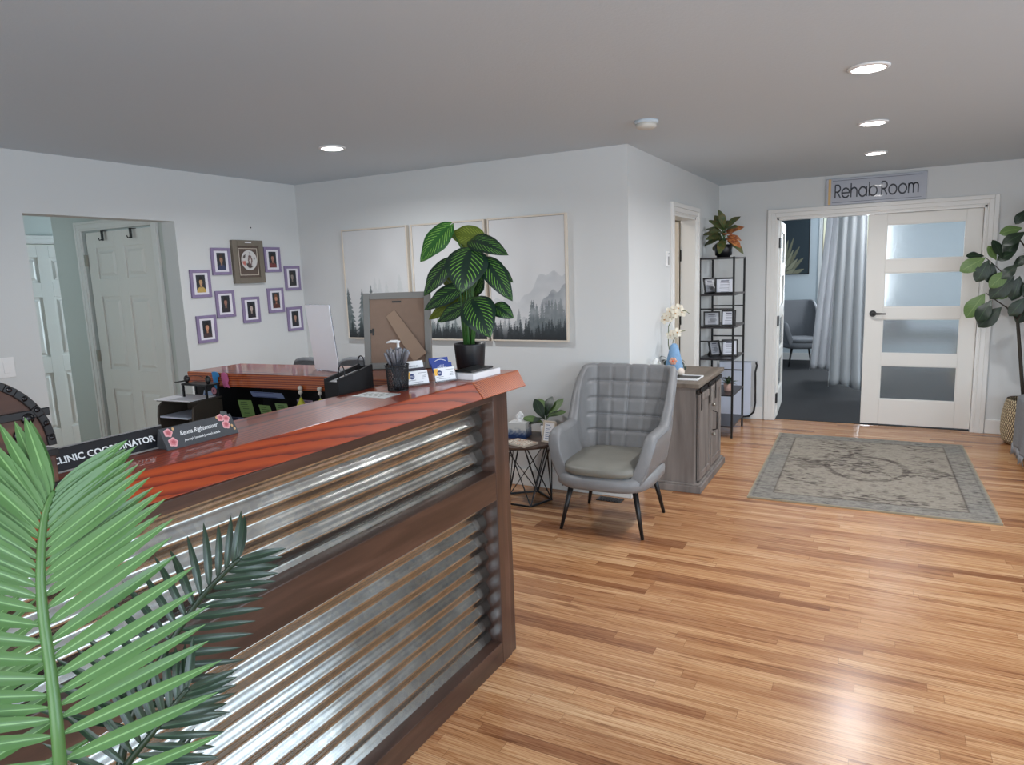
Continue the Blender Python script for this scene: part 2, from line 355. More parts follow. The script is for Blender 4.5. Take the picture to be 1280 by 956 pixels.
def frame_T(o, xd, yd):
    """matrix with local x along xd and local y along yd at o"""
    x = Vector(xd).normalized(); y = Vector(yd); y = (y-x*x.dot(y)).normalized(); z = x.cross(y)
    return Matrix(((x.x, y.x, z.x, o[0]), (x.y, y.y, z.y, o[1]), (x.z, y.z, z.z, o[2]), (0, 0, 0, 1)))
def copy_tree(o, parent=None):
    c = o.copy(); COL.objects.link(c)
    if parent: c.parent = parent
    for ch in list(o.children): copy_tree(ch, c)
    return c
def picture(name, T, w_, h_, nx, ny, fn, mat, parent, lift=0):
    """printed sheet: fn(u, v) gives its colours; thin solid sheet in T's xy plane, centred"""
    U, V = np.meshgrid(np.linspace(0, 1, nx+1), np.linspace(0, 1, ny+1), indexing='ij')
    c = fn(U, V).reshape(-1, 3)
    mb = MB(); mb.grid(lambda u, v: T @ Vector(((u-.5)*w_, (v-.5)*h_, lift)), nx, ny, smooth=False, uv=False)
    return mb.build(name, mat, parent, col=c/255.)
def vnoise(U, V, fx, fy, seed=0):
    r = np.random.RandomState(seed); g = r.rand(int(fx)+3, int(fy)+3); x = U*fx; y = V*fy
    xi = np.floor(x).astype(int); yi = np.floor(y).astype(int); a = x-xi; b = y-yi; a = a*a*(3-2*a); b = b*b*(3-2*b)
    return (g[xi, yi]*(1-a)+g[xi+1, yi]*a)*(1-b)+(g[xi, yi+1]*(1-a)+g[xi+1, yi+1]*a)*b
# ------------------------------------------------------------------ room shell
LX, RX, BY, RY, CZ, WX, NY = -4.45, -1.50, 4.52, 7.45, 2.405, 3.2, -2.2
def shell(name, mat, boxes):
    mb = MB()
    for q in boxes: mb.box(*q)
    return struct(mb.build(name, mat))
shell('floor', 'floor', [(LX-.12, WX, NY, RY+.05, -.06, 0)])
shell('floor_rehab', 'carpet', [(-2.6, 3.2, RY+.05, 12.5, -.06, .004)])
shell('floor_hall', 'floor', [(-7.4, LX-.12, 1.2, 6.6, -.06, 0)])
shell('ceiling', 'ceil', [(LX-.12, WX, NY, RY+.12, CZ, CZ+.1)])
shell('ceiling_rehab', 'ceil', [(-2.6, 3.2, RY+.12, 12.5, CZ+.04, CZ+.14)])
shell('ceiling_hall', 'ceil', [(-7.4, LX-.12, 1.2, 6.6, CZ, CZ+.1)])
OY0, OY1, OZ = 2.33, 3.325, 2.048
shell('wall_left', 'wall', [(LX-.14, LX, NY, OY0, 0, CZ), (LX-.14, LX, OY1, BY+.1, 0, CZ), (LX-.14, LX, OY0, OY1, OZ, CZ)])
shell('wall_back', 'wall', [(LX, RX-.12, BY, BY+.12, 0, CZ)])
DY0, DY1 = 5.66, 6.42
shell('wall_right', 'wall', [(RX-.12, RX, BY, DY0, 0, CZ), (RX-.12, RX, DY1, RY+.12, 0, CZ), (RX-.12, RX, DY0, DY1, 2.03, CZ)])
HX0, HX1, HZ = -.935, .80, 2.04
shell('wall_rehab', 'wall', [(RX, HX0, RY, RY+.12, 0, CZ), (HX1, WX, RY, RY+.12, 0, CZ), (HX0, HX1, RY, RY+.12, HZ, CZ)])
def window_wall(name, fixed, x0, x1, a0, a1, z0, z1, axis, th=.12):
    if axis == 'y': bx = lambda p, q, r, t: (p, q, fixed, fixed+th, r, t)
    else: bx = lambda p, q, r, t: (fixed, fixed+th, p, q, r, t)
    return shell(name, 'wall' if 'rehab' not in name and 'hall' not in name else 'wall_blue', [bx(x0, a0, 0, 2.5), bx(a1, x1, 0, 2.5), bx(a0, a1, 0, z0), bx(a0, a1, z1, 2.5)])
def window_frame(n, fixed, a0, a1, z0, z1, axis, muntin=1):
    mb = MB(); w_ = .05
    def B(p, q, r, t):
        mb.box(*((p, q, fixed-.02, fixed+.1, r, t) if axis == 'y' else (fixed-.02, fixed+.1, p, q, r, t)))
    B(a0-w_, a0, z0-w_, z1+w_); B(a1, a1+w_, z0-w_, z1+w_); B(a0, a1, z0-w_, z0); B(a0, a1, z1, z1+w_)
    for k in range(muntin): m_ = a0+(a1-a0)*(k+1)/(muntin+1); B(m_-.02, m_+.02, z0, z1)
    B(a0, a1, (z0+z1)/2-.02, (z0+z1)/2+.02)
    return struct(mb.build('window_%d' % n, 'trim'))
window_wall('wall_near', NY-.12, LX-.14, WX, -1.6, 1.4, .3, 2.2, 'y'); window_frame(1, NY-.1, -1.6, 1.4, .3, 2.2, 'y', 3)
shell('wall_far_right', 'wall', [(WX, WX+.12, a_, b_, c_, d_) for a_, b_, c_, d_ in ((NY, -1.0, 0, 2.5), (1.4, 2.1, 0, 2.5), (4.5, RY+.12, 0, 2.5), (-1.0, 1.4, 0, .7), (-1.0, 1.4, 2.2, 2.5), (2.1, 4.5, 0, .7), (2.1, 4.5, 2.2, 2.5))])
window_frame(5, WX+.02, 2.1, 4.5, .7, 2.2, 'x', 3); window_frame(2, WX+.02, -1.0, 1.4, .7, 2.2, 'x', 3)
window_wall('wall_rehab_far', 12.3, -2.6, 3.2, -.85, -.05, .9, 2.3, 'y'); window_frame(3, 12.3, -.85, -.05, .9, 2.3, 'y', 1)
shell('wall_rehab_left', 'wall_blue', [(-2.72, -2.6, RY, 12.42, 0, 2.5)])
window_wall('wall_rehab_right', 3.1, RY+.12, 12.42, 9.2, 10.8, .9, 2.3, 'x'); window_frame(4, 3.1, 9.2, 10.8, .9, 2.3, 'x', 1)  # unseen window, goes with the added side fill
shell('wall_rehab_inner', 'wall_blue', [(-2.6, HX0-.02, RY+.12, RY+.13, 0, 2.44), (HX1+.02, 3.1, RY+.12, RY+.13, 0, 2.44), (HX0-.02, HX1+.02, RY+.12, RY+.13, HZ, 2.44)])
# hall beyond the opening
HY = 3.352
shell('wall_hall_side', 'wall_hall', [(-6.0, -5.60, HY, HY+.1, 0, CZ), (-4.74, LX-.14, HY, HY+.1, 0, CZ), (-5.60, -4.74, HY, HY+.1, 2.045, CZ), (-6.0, -5.9, HY+.1, 6.5, 0, CZ)])
shell('wall_hall_far', 'wall_hall', [(-7.32, -7.2, 1.2, 3.45, 0, CZ), (-7.32, -7.2, 4.35, 6.6, 0, CZ), (-7.32, -7.2, 3.45, 4.35, 2.04, CZ)])
shell('wall_hall_near', 'wall_hall', [(-7.32, LX-.14, 1.1, 1.2, 0, CZ)])
shell('wall_hall_end', 'wall_hall', [(-7.32, -5.9, 6.5, 6.6, 0, CZ)])
# room beyond the right wall door
shell('wall_side_room', pm('cream_paint', (214, 206, 190), .8), [(-3.0, RX-.12, 7.0, 7.1, 0, CZ), (-3.0, -2.9, 4.64, 7.0, 0, CZ), (-2.9, RX-.12, 4.64, 4.66, 0, CZ)])
shell('floor_side_room', 'floor', [(-3.0, RX-.12, 4.64, 7.0, -.05, 0)]); shell('ceiling_side_room', 'ceil', [(-3.0, RX-.12, 4.64, 7.0, CZ, CZ+.05)])
def bb(name, boxes):
    return struct_m(name, 'trim', boxes, .004)
def struct_m(name, mat, boxes, bevel=0):
    mb = MB()
    for q in boxes: mb.box(*q)
    return struct(mb.build(name, mat, bevel=bevel))
struct_m('baseboard_back', 'trim', [(LX, RX, BY-.014, BY, 0, .13)], .004)
struct_m('baseboard_left', 'trim', [(LX, LX+.014, NY, OY0-.02, 0, .13), (LX, LX+.014, OY1+.02, BY-.014, 0, .13)], .004)
struct_m('baseboard_right', 'trim', [(RX, RX+.014, BY-.014, DY0-.08, 0, .13), (RX, RX+.014, DY1+.08, RY-.014, 0, .13)], .004)
struct_m('baseboard_rehab', 'trim', [(RX, HX0-.1, RY-.014, RY, 0, .13), (HX1+.09, WX, RY-.014, RY, 0, .13)], .004)
struct_m('baseboard_rehab_far', 'trim', [(-2.6, 3.1, 12.28, 12.3, 0, .12)], .004)
# casings
def casing(name, fixed, a0, a1, z1, axis, wd=.085, side=-1):
    mb = MB()
    for (off, t) in ((0, .012), (.012, .018), (.05, .024)):
        lo, hi = off, wd if off == .05 else (.05 if off == .012 else .012)
        def B(p, q, r, s_):
            d0, d1 = (fixed-t, fixed) if side < 0 else (fixed, fixed+t)
            mb.box(*((p, q, d0, d1, r, s_) if axis == 'y' else (d0, d1, p, q, r, s_)))
        B(a0-hi, a0-lo, 0, z1+hi); B(a1+lo, a1+hi, 0, z1+hi); B(a0-lo, a1+lo, z1+lo, z1+hi)
    return struct(mb.build(name, 'trim', bevel=.003))
casing('trim_1', RY, HX0, HX1, HZ, 'y')
struct_m('trim_2', 'trim', [(HX0, HX0+.018, RY-.005, RY+.13, 0, HZ), (HX1-.018, HX1, RY-.005, RY+.13, 0, HZ), (HX0, HX1, RY-.005, RY+.13, HZ-.018, HZ)])
casing('trim_3', RX, DY0, DY1, 2.03, 'x', side=1)
struct_m('trim_4', 'trim', [(RX-.13, RX+.004, DY0, DY0+.018, 0, 2.03), (RX-.13, RX+.004, DY1-.018, DY1, 0, 2.03), (RX-.13, RX+.004, DY0, DY1, 2.012, 2.03)])
casing('trim_5', HY, -5.60, -4.74, 2.045, 'y', wd=.07)
casing('trim_6', -7.2, 3.45, 4.35, 2.04, 'x', wd=.08, side=1)
# ------------------------------------------------------------------ doors
def panel_door(name, T, w_, h_, mat='door'):
    """six panel door in T's xy plane, thickness along z"""
    mb = MB(); rows = ((.22, .78), (.94, 1.52), (1.66, 1.90)); cols = ((.11, w_/2-.055), (w_/2+.055, w_-.11))
    mb.box(0, w_, 0, h_, -.036, -.012, T=T)
    xs = [0, .11, w_/2-.055, w_/2+.055, w_-.11, w_]
    for a, b_ in ((0, .11), (w_/2-.055, w_/2+.055), (w_-.11, w_)): mb.box(a, b_, 0, h_, -.012, 0, T=T)
    zs = [0, .22, .78, .94, 1.52, 1.66, 1.90, h_]
    for i in (0, 2, 4, 6):
        for a, b_ in cols: mb.box(a, b_, zs[i], zs[i+1], -.012, 0, T=T)
    for z0, z1 in rows:
        for a, b_ in cols:
            i0 = .022; i1 = .045
            bot = [(a+i0, z0+i0), (b_-i0, z0+i0), (b_-i0, z1-i0), (a+i0, z1-i0)]; top = [(a+i1, z0+i1), (b_-i1, z0+i1), (b_-i1, z1-i1), (a+i1, z1-i1)]
            mb.prism([T @ Vector((x, y, -.012)) for x, y in bot], [T @ Vector((x, y, -.002)) for x, y in top])
    return struct(mb.build(name, mat, bevel=.002))
d1 = panel_door('door_1', frame_T((-5.58, HY+.012, .01), (1, 0, 0), (0, 0, 1)), .82, 2.02)
for z_ in (1.816, 1.058, .25): MB().box(-5.598, -5.578, HY-.012, HY+.01, z_-.045, z_+.045).build('hinge', 'chrome', d1)
for x_ in (-5.33, -4.98):
    t_ = thing('over_door_hook', 'small black over-door hook, %s of two on the hall door' % ('left' if x_ < -5.1 else 'right'), 'hook', (x_, HY, 2.03), group='over-door hooks')
    MB().box(-.014, .014, -.012, -.008, -.07, .005).box(-.014, .014, -.012, .03, .0, .006).build('strap', 'black', t_)
    MB().tube([(0, -.012, -.06), (0, -.035, -.068), (0, -.042, -.05)], .004, 6).build('prong', 'black', t_)
panel_door('door_2', frame_T((-7.195, 3.46, .01), (0, 1, 0), (0, 0, 1)), .88, 2.02)
panel_door('door_3', frame_T((HX0+.022, RY+.10, .02), (.10, .98, 0), (0, 0, 1)), .84, 2.0)
# left leaf of the double door is a glazed leaf standing open, seen nearly edge on
def lite_door(name, T, w_, h_, lites, x0, x1):
    mb = MB(); th = .04
    mb.box(0, x0, 0, h_, -th, 0, T=T); mb.box(x1, w_, 0, h_, -th, 0, T=T)
    zs = [0]+[z for l in lites for z in l]+[h_]
    for i in range(0, len(zs), 2): mb.box(x0, x1, zs[i], zs[i+1], -th, 0, T=T)
    o = struct(mb.build(name, 'door', bevel=.0025))
    for a, b_ in lites:
        MB().box(x0-.004, x1+.004, a-.004, b_+.004, -.024, -.016, T=T).build('glass_pane', M['frost'], o)
        g = MB(); e = .008
        for q in ((x0, x0+e, a, b_), (x1-e, x1, a, b_), (x0+e, x1-e, a, a+e), (x0+e, x1-e, b_-e, b_)): g.box(q[0], q[1], q[2], q[3], -.015, -.004, T=T)
        g.build('glazing_bead', 'door', o)
    return o
M['frost'] = pm('frosted_glass', (216, 222, 225), .22, trans=.92, ior=1.3)
for o in list(bpy.data.objects):
    if o.name == 'door_3': bpy.data.objects.remove(o)
LT = [(.245, .575), (.69, 1.02), (1.13, 1.455), (1.575, 1.90)]
dR = lite_door('door_4', frame_T((-.125, RY+.03, .02), (1, 0, 0), (0, 0, 1)), .905, 2.0, LT, .155, .78)
dL = lite_door('door_3', frame_T((HX0+.03, RY+.095, .02), (-.062, .998, 0), (0, 0, 1)), .84, 2.0, LT, .13, .71)
def lever(T, parent, sgn=1):
    mb = MB(); mb.ringsurf([[T @ Vector((.03*math.cos(a), .03*math.sin(a), z)) for a in [2*PI*k/20 for k in range(20)]] for z in (0, .012)])
    mb.tube([T @ Vector((0, 0, .01)), T @ Vector((0, 0, .05)), T @ Vector((sgn*.02, 0, .058)), T @ Vector((sgn*.11, -.002, .055))], [.011, .011, .01, .007], 8)
    return mb.build('door_handle', 'black', parent)
lever(frame_T((-.125+.07, RY+.03, 1.093), (1, 0, 0), (0, 0, 1)), dR)
lever(frame_T((HX0+.03-.048, RY+.095+.78, 1.093), (.062, -.998, 0), (0, 0, 1)), dL)
for z_ in (1.80, 1.02, .22): MB().box(HX0+.018, HX0+.032, RY+.03, RY+.10, z_-.05, z_+.05).build('hinge', 'black', dL)
# door of the side room, standing open inwards, with dark lever plates seen through the opening
d5 = struct(MB().box(-2.40, -1.64, DY1-.06, DY1-.022, .01, 2.0).build('door_5', pm('cream_door', (214, 205, 190), .5), bevel=.003))
# ------------------------------------------------------------------ ceiling lamps, smoke detector
M['lamp'] = pm('lamp_diffuser', (255, 253, 248), .5, emit=16)
def downlight(x, y, label):
    t_ = thing('recessed_downlight', label, 'ceiling light', (x, y, CZ), group='recessed ceiling downlights')
    MB().lathe([(.083, -.0), (.083, -.006), (.066, -.010), (.066, -.001)], n=32).build('trim_ring', 'white', t_)
    MB().lathe([(.0655, -.0015), (.0655, -.0085), (.03, -.0100)], n=32).build('diffuser', 'lamp', t_)
    l = bpy.data.lights.new('downlight', 'AREA'); l.shape = 'DISK'; l.size = .13; l.energy = 16; l.color = (.98, .98, 1.0); l.spread = rad(160)
    o = bpy.data.objects.new('downlight_beam', l); COL.objects.link(o); o.location = (0, 0, -.013); o.parent = t_
for (x_, y_, l_) in ((-.083, 3.45, 'round lit ceiling downlight, the nearest and largest of the three in the row'), (-.08, 4.80, 'round lit ceiling downlight, the middle of the row of three'),
                     (-.075, 6.13, 'round lit ceiling downlight, the farthest of the three, nearest the room sign'), (-3.03, 3.42, 'round lit ceiling downlight alone over the reception desk')): downlight(x_, y_, l_)
downlight(1.9, 1.0, 'round lit ceiling downlight near the right hand window'); downlight(-1.2, -.9, 'round lit ceiling downlight behind the desk end near the entrance')
sd = thing('smoke_detector', 'round off-white smoke detector on the ceiling', 'smoke detector', (-1.185, 3.9, CZ))
MB().lathe([(.066, 0), (.066, -.012), (.06, -.018)], n=30).build('mounting_base', 'ceil', sd)
MB().lathe([(.058, -.016), (.056, -.034), (.045, -.042), (.02, -.044)], n=30).build('housing', pm('offwhite_plastic', (206, 204, 196), .5), sd)
# ------------------------------------------------------------------ rug
def rugfn(U, V):
    x = (U-.5)*1.47; y = (V-.5)*2.02
    base = np.array([148, 140, 128.]); dark = np.array([66, 59, 55.]); blue = np.array([116, 119, 120.])
    f = vnoise(U, V, 26, 130, 1)*.55+vnoise(U, V, 60, 230, 2)*.45
    big = vnoise(U, V, 5, 9, 3)
    # border bands and figures
    ed = np.minimum(.735-np.abs(x), (1.01-np.abs(y)))
    k = np.zeros_like(U)
    k += np.exp(-((ed-.155)/.006)**2)*.9+np.exp(-((ed-.03)/.005)**2)*.4
    bord = (ed < .15)
    fig = (np.sin(x*60)*np.sin(y*60) > .35)
    k += np.where(bord, .28*fig*(f > .35)+.25*(f > .6), 0)
    r = np.sqrt((x/.8)**2+(y/1.0)**2)
    med = np.abs(r-.34) < .03; med2 = np.abs(r-.12-.02*np.cos(8*np.arctan2(y, x))) < .018; flor = (np.cos(np.arctan2(y, x)*6)*.12+.24-r > 0) & (np.cos(np.arctan2(y, x)*6)*.12+.21-r < 0)
    k += np.where(~bord, .6*med*(f > .35)+.55*med2+.5*flor*(f > .4), 0)
    lozx = np.abs(np.abs(x)-.42)+np.abs(y)*.8; k += np.where(~bord & (lozx < .16) & (f > .45), .55, 0)
    k += np.where(~bord, np.clip((f-.52)*6, 0, 1)*np.clip((big-.34)*3.4, 0, 1), 0)+np.clip((f-.66)*4, 0, .4)
    k += (np.sin(x*38)*np.cos(y*27) > .62)*(~bord)*.28*(f > .42)
    k = np.clip(k, 0, 1)*(.5+.5*vnoise(U, V, 9, 14, 8))
    c = base+(dark-base)*k[..., None]
    c = c+(blue-c)*(np.where(bord, .5, .10)*(.4+.6*big))[..., None]
    c += (vnoise(U, V, 140, 190, 4)[..., None]-.5)*20
    e2 = (ed < .012); c = np.where(e2[..., None], np.array([150, 140, 120.]), c)
    return c
rug = picture('area_rug', Matrix.Identity(4), 1.47, 2.02, 190, 260, rugfn, attr_mat('rug_pile', .95, bump=.6, spec=.1), None, .011)
rug.location = (-.041, 5.84, 0); rug.rotation_euler = (0, 0, rad(.9))
q = rug.modifiers.new('solid', 'SOLIDIFY'); q.thickness = .010; q.offset = -1
tag(rug, 'grey and cream distressed oriental rug on the oak floor before the glass door', 'rug')
# ------------------------------------------------------------------ reception desk
TH = rad(-1.3)
desk = thing('reception_desk', 'tall reception desk faced with corrugated metal in dark stained timber framing', 'reception desk', (-1.32, 2.318, 0), TH)
FY1, FY0 = -.014, -2.08; T_ = .045      # panel span in the desk's own y
def dbox(name, mat, x0, x1, y0, y1, z0, z1, bv=.003): return MB().box(x0, x1, y0, y1, z0, z1).build(name, mat, desk, bv)
dbox('stile', 'post', -T_-.045, 0, FY1, .062, 0, 1.138); dbox('corner_trim', 'post', -.14, -.006, .063, .108, 0, 1.138)
dbox('stile', 'post', -T_-.03, 0, FY0-.09, FY0, 0, 1.138)
dbox('bottom_rail', 'rail', -T_-.03, 0, FY0, FY1, 0, .094); dbox('middle_rail', 'rail', -T_-.03, 0, FY0, FY1, .706, .822); dbox('top_rail', 'rail', -T_-.03, 0, FY0, FY1, 1.108, 1.138)
dbox('back_panel', 'blackmat', -T_-.10, -T_-.075, FY0-.09, .062, 0, 1.138)
dbox('end_panel', 'post', -T_-.075, -T_, FY0-.09, FY0-.06, 0, 1.138)
def corr(name, z0, z1, pitch, ph):
    nz_ = int((z1-z0)/.0035); mb = MB()
    def fn(u, v):
        z = z0+(z1-z0)*v; a = (z-z0)/pitch+ph; s_ = (math.sin(2*PI*a)-.111*math.sin(6*PI*a))
        return (-T_-.004+.0080*s_-.010, FY0+(FY1-FY0)*u, z)
    mb.grid(fn, 24, nz_); return mb.build(name, 'galv', desk, solid=.0012)
corr('corrugated_panel', .08, .72, .0725, .1); corr('corrugated_panel', .81, 1.12, .0725, .35)
# countertop: two solid boards
ct = thing('countertop', 'glossy red-stained fir slab countertop with an L-shaped return', 'countertop', (0, 0, 0))
ZT, ZB = 1.2, 1.138
def slabm(name, top, bot, mat):
    return MB().prism([(x, y, ZB) for x, y in bot], [(x, y, ZT) for x, y in top]).build(name, mat, ct, .004)
slabm('front_board', [(-1.455, .08), (-1.343, 2.19), (-1.64, 2.19), (-1.73, .08)], [(-1.405, .08), (-1.294, 2.19), (-1.64, 2.19), (-1.73, .08)], 'slab')
slabm('return_board', [(-1.343, 2.192), (-1.322, 2.53), (-2.83, 2.405), (-2.85, 2.11), (-1.64, 2.165), (-1.64, 2.192)], [(-1.294, 2.192), (-1.276, 2.51), (-2.83, 2.405), (-2.85, 2.11), (-1.64, 2.165), (-1.64, 2.192)], 'slab2')
# black shelf unit under the return
hut = thing('desk_hutch', 'black open shelf unit under the return of the red countertop', 'shelf unit', (-2.25, 2.28, 0))
MB().box(-.55, .53, .10, .115, 0, 1.137).build('back_panel', 'blackmat', hut)
MB().box(-.58, -.42, -.15, .115, 0, 1.137).build('side_panel', 'blackmat', hut, .002)
MB().box(.53, .55, -.15, .115, 0, 1.137).build('side_panel', 'blackmat', hut, .002)
for z_ in (.72, .90): MB().box(-.42, .53, -.12, .10, z_, z_+.016).build('shelf', 'blackmat', hut, .002)
# inner work surface, low behind the desk
wt = thing('work_surface', 'dark low staff work surface behind the reception desk', 'worktop', (-1.75, 1.3, 0))
MB().box(-.30, .07, -1.1, .80, .72, .745).build('top', 'blackmat', wt, .003); MB().box(-.28, -.25, -1.05, .78, 0, .72).build('support', 'blackmat', wt)
lt = thing('side_stand', 'low dark stand under the brown paper sorter behind the desk', 'stand', (-2.70, 1.99, 0)); MB().box(-.15, .13, -.10, .11, .715, .745).build('top', 'blackmat', lt, .002); MB().box(-.02, .02, -.02, .02, 0, .715).box(-.12, .12, -.09, .09, 0, .02).build('base', 'blackmat', lt)
# notes and stickers on the hutch
def card(name, label, cat, x, y, z, w_, h_, col, rz=0, tilt=.1, group=None, lines=(60, 70, 60), grad=None, th=.0012):
    t_ = thing(name, label, cat, (x, y, z), rz, group)
    T = Matrix.Rotation(-tilt, 4, 'X') @ frame_T((0, 0, h_/2), (1, 0, 0), (0, 0, 1))
    MB().box(-w_/2, w_/2, -h_/2, h_/2, -th, 0, T=T).build('sheet', pm(name+'_paper', col, .7), t_)
    if lines:
        mb = MB(); n = max(2, int(h_/.011))
        for k in range(n):
            yy = h_*.38-k*h_*.76/(n-1); ww = w_*random.uniform(.25, .42); mb.box(-ww, ww*random.uniform(.4, 1), yy-.0015, yy+.0015, .0002, .0006, T=T)
        mb.build('print', pm(name+'_ink', lines, .7), t_)
    return t_
gp = 'green note cards under the countertop return'
for i, (x_, z_, w_, h_, rz_, c_, l_) in enumerate(((-2.51, .985, .075, .085, .15, (104, 132, 74), 'green note card leaning, leftmost of the upper three'),
        (-2.40, .965, .075, .085, -.05, (110, 140, 84), 'green note card with writing, middle of the upper three'), (-2.315, .975, .07, .085, .05, (116, 144, 92), 'green note card with writing, rightmost of the upper three'),
        (-2.60, .905, .07, .05, 0, (150, 148, 70), 'yellow-green note card, lowest and farthest left of the cards'))):
    card('note_card', l_+' under the counter return', 'note card', x_, 2.15+.015*i, z_+.012, w_, h_, c_, rz_, -.25, gp, (50, 70, 40))
card('note_card', 'pale lilac folded leaflet under the counter return beside the green cards', 'leaflet', -2.19, 2.19, 1.03, .09, .06, (150, 136, 160), 0, -.2, None, (90, 70, 110))
card('note_card', 'pale blue printed slip lying above the green note cards', 'leaflet', -2.42, 2.19, 1.085, .2, .03, (120, 134, 170), 0, -.5, None, (60, 70, 120))
def blob(mb, pts, T, th=.003): mb.prism([T @ Vector((x, y, 0)) for x, y in pts], [T @ Vector((x, y, th)) for x, y in pts])
def sticker(label, x, y, z, pts, col, spots=None, spcol=None, nrm=(0, -1, 0), xd=(1, 0, 0), s_=1.0, kind='sticker'):
    t_ = thing(kind, label, 'sticker', (x, y, z), 0, 'cut-out stickers on the desk')
    T = frame_T((0, 0, 0), xd, (0, 0, 1)); mb = MB(); blob(mb, [(a*s_, b_*s_) for a, b_ in pts], T); mb.build('cutout', pm('sticker_paint', col, .6), t_)
    if spots:
        mb = MB()
        for (a, b_, r_) in spots: blob(mb, [(a*s_+r_*s_*math.cos(k*PI/5), b_*s_+r_*s_*math.sin(k*PI/5)) for k in range(10)], T @ Matrix.Translation((0, 0, .003)), .001)
        mb.build('spots', pm('sticker_spots', spcol, .6), t_)
    return t_
circ = lambda r_, n=14, sx=1, sy=1, wob=0, f=3: [(r_*sx*(1+wob*math.cos(f*2*PI*k/n))*math.cos(2*PI*k/n), r_*sy*(1+wob*math.cos(f*2*PI*k/n))*math.sin(2*PI*k/n)) for k in range(n)]
FE = lambda x: 2.11+(x+2.85)*(.055/1.21)      # front edge of the return board
sticker('blue cut-out dog-shaped sticker on the edge of the red return', -2.665, FE(-2.665)-.004, 1.172, [(-.03, -.03), (-.012, -.012), (-.018, .03), (.0, .034), (.022, .03), (.03, .012), (.018, .008), (.018, -.03), (.002, -.046), (-.008, -.03), (-.022, -.022)], (52, 132, 190))
sticker('pink cut-out bird-shaped sticker on the edge of the red return', -2.605, FE(-2.605)-.004, 1.168, [(-.02, .03), (.0, .036), (.02, .028), (.026, .0), (.018, -.012), (.03, -.034), (.008, -.03), (-.006, -.034), (-.016, -.01), (-.02, .01)], (196, 96, 140))
sticker('white and blue patterned heart sticker on the black shelf side', -2.735, 2.122, 1.09, [(-.032, .0), (-.02, .026), (0, .018), (.02, .026), (.034, .008), (.01, -.024), (-.018, -.028)], (170, 186, 214), [(-.012, .006, .007), (.008, -.004, .006), (-.002, .01, .004)], (60, 90, 160))
sticker('small pink sticker beside the patterned heart on the black shelf side', -2.69, 2.122, 1.115, circ(.016, 12), (206, 140, 150), [(0, 0, .006)], (120, 70, 110))
sticker('lilac half-moon sticker on the black shelf side', -2.72, 2.122, 1.035, [(-.024, -.014), (-.024, .004), (-.012, .02), (.008, .022), (.024, .008), (.026, -.012), (.008, -.006), (-.008, -.014)], (180, 140, 196))
sticker('lime green cloud sticker lowest on the black shelf side', -2.72, 2.122, .965, circ(.026, 16, 1.3, .7, .15, 4), (150, 180, 60))
for (x_, l_) in ((-2.16, 'small white frog charm with yellow tag under the return, the left one'), (-2.055, 'small brown-topped charm with yellow bell tag under the return, the right one')):
    t_ = thing('hanging_charm', l_, 'charm', (x_, FE(x_)-.012, 1.15), 0, 'hanging charms'); MB().ball((0, 0, 0), .011, 10, 7).ball((0, 0, -.018), .009, 10, 7).build('bead', pm('charm_bead', (214, 206, 196), .5), t_)
    MB().tube([(0, 0, -.02), (0, 0, -.04)], .001, 5).build('string', 'white', t_); MB().lathe([(.004, -.04), (.013, -.06), (.021, -.075), (.02, -.078)], n=12).build('bell', pm('yellow_tag', (196, 196, 60), .5), t_)
card('note_card', 'crumpled grey and blue printed slip low under the counter return', 'leaflet', -2.58, 2.14, .955, .12, .045, (120, 124, 150), 0, -.3, None, (50, 50, 90))
# desktop file organiser left of the return
org = thing('paper_sorter', 'dark brown tiered paper sorter with curved sides left of the red return', 'paper sorter', (-2.70, 2.0, 0))
Msort = pm('brown_board', (62, 54, 46), .6)
org.rotation_euler = (0, 0, rad(4))
for x_ in (-.115, .095):
    pts = [(-.08, .745), (.08, .745), (.08, 1.09), (.03, 1.10), (-.05, 1.095), (-.078, 1.075), (-.085, 1.03)]
    MB().prism([(x_, a, b_) for a, b_ in pts], [(x_+.012, a, b_) for a, b_ in pts]).build('side_panel', Msort, org, .002)
MB().box(-.103, .095, .07, .08, .745, 1.09).build('back_panel', Msort, org)
for k, z_ in enumerate((.78, .87, .945, 1.02)): MB().box(-.103, .095, -.07, .07, z_, z_+.006).build('shelf', Msort, org)
MB().box(-.12, .11, -.075, .08, 1.096, 1.102).build('top_panel', Msort, org)
for k, (z_, c_) in enumerate(((.951, (180, 180, 200)), (1.026, (176, 182, 196)), (.876, (60, 60, 130)))):
    t_ = tag(MB().box(-.09, .085, -.09, .06, 0, .007, T=Matrix.Rotation(rad(2), 4, 'Z')).build('paper_stack', pm('stack_paper', c_, .6)), ('white paper stack on the middle tier of the brown sorter', 'white paper stack on the upper tier of the brown sorter', 'blue folder on the lower tier of the brown sorter')[k], ('paper', 'paper', 'folder')[k], None)
    t_.location = (-2.70, 2.0, z_+.0005)
t_ = tag(MB().box(-.125, .09, -.085, .06, 0, .003).build('paper_sheet', 'paper'), 'white sheet on top of the brown paper sorter', 'paper'); t_.location = (-2.70, 2.0, 1.1025); t_.rotation_euler = (0, 0, rad(5))
t_ = tag(MB().box(-.02, .02, 0, .003, 0, .09).build('tag_card', pm('tag_card', (150, 156, 160), .6)), 'grey printed card standing against the black shelf side by the paper sorter', 'card'); t_.location = (-2.555, 2.05, .95)
st = thing('monitor_riser', 'small black riser stand above the brown paper sorter', 'stand', (-2.665, 2.03, 1.106))
MB().box(-.08, .085, -.035, .04, .052, .060).build('top', 'black', st, .002)
for a in (-.078, .073):
    for b_ in (-.033, .03): MB().box(a, a+.008, b_, b_+.008, 0, .052).build('leg', 'black', st)
hd = thing('headset', 'black wired headset lying on the black riser', 'headset', (-2.70, 2.02, 1.166))
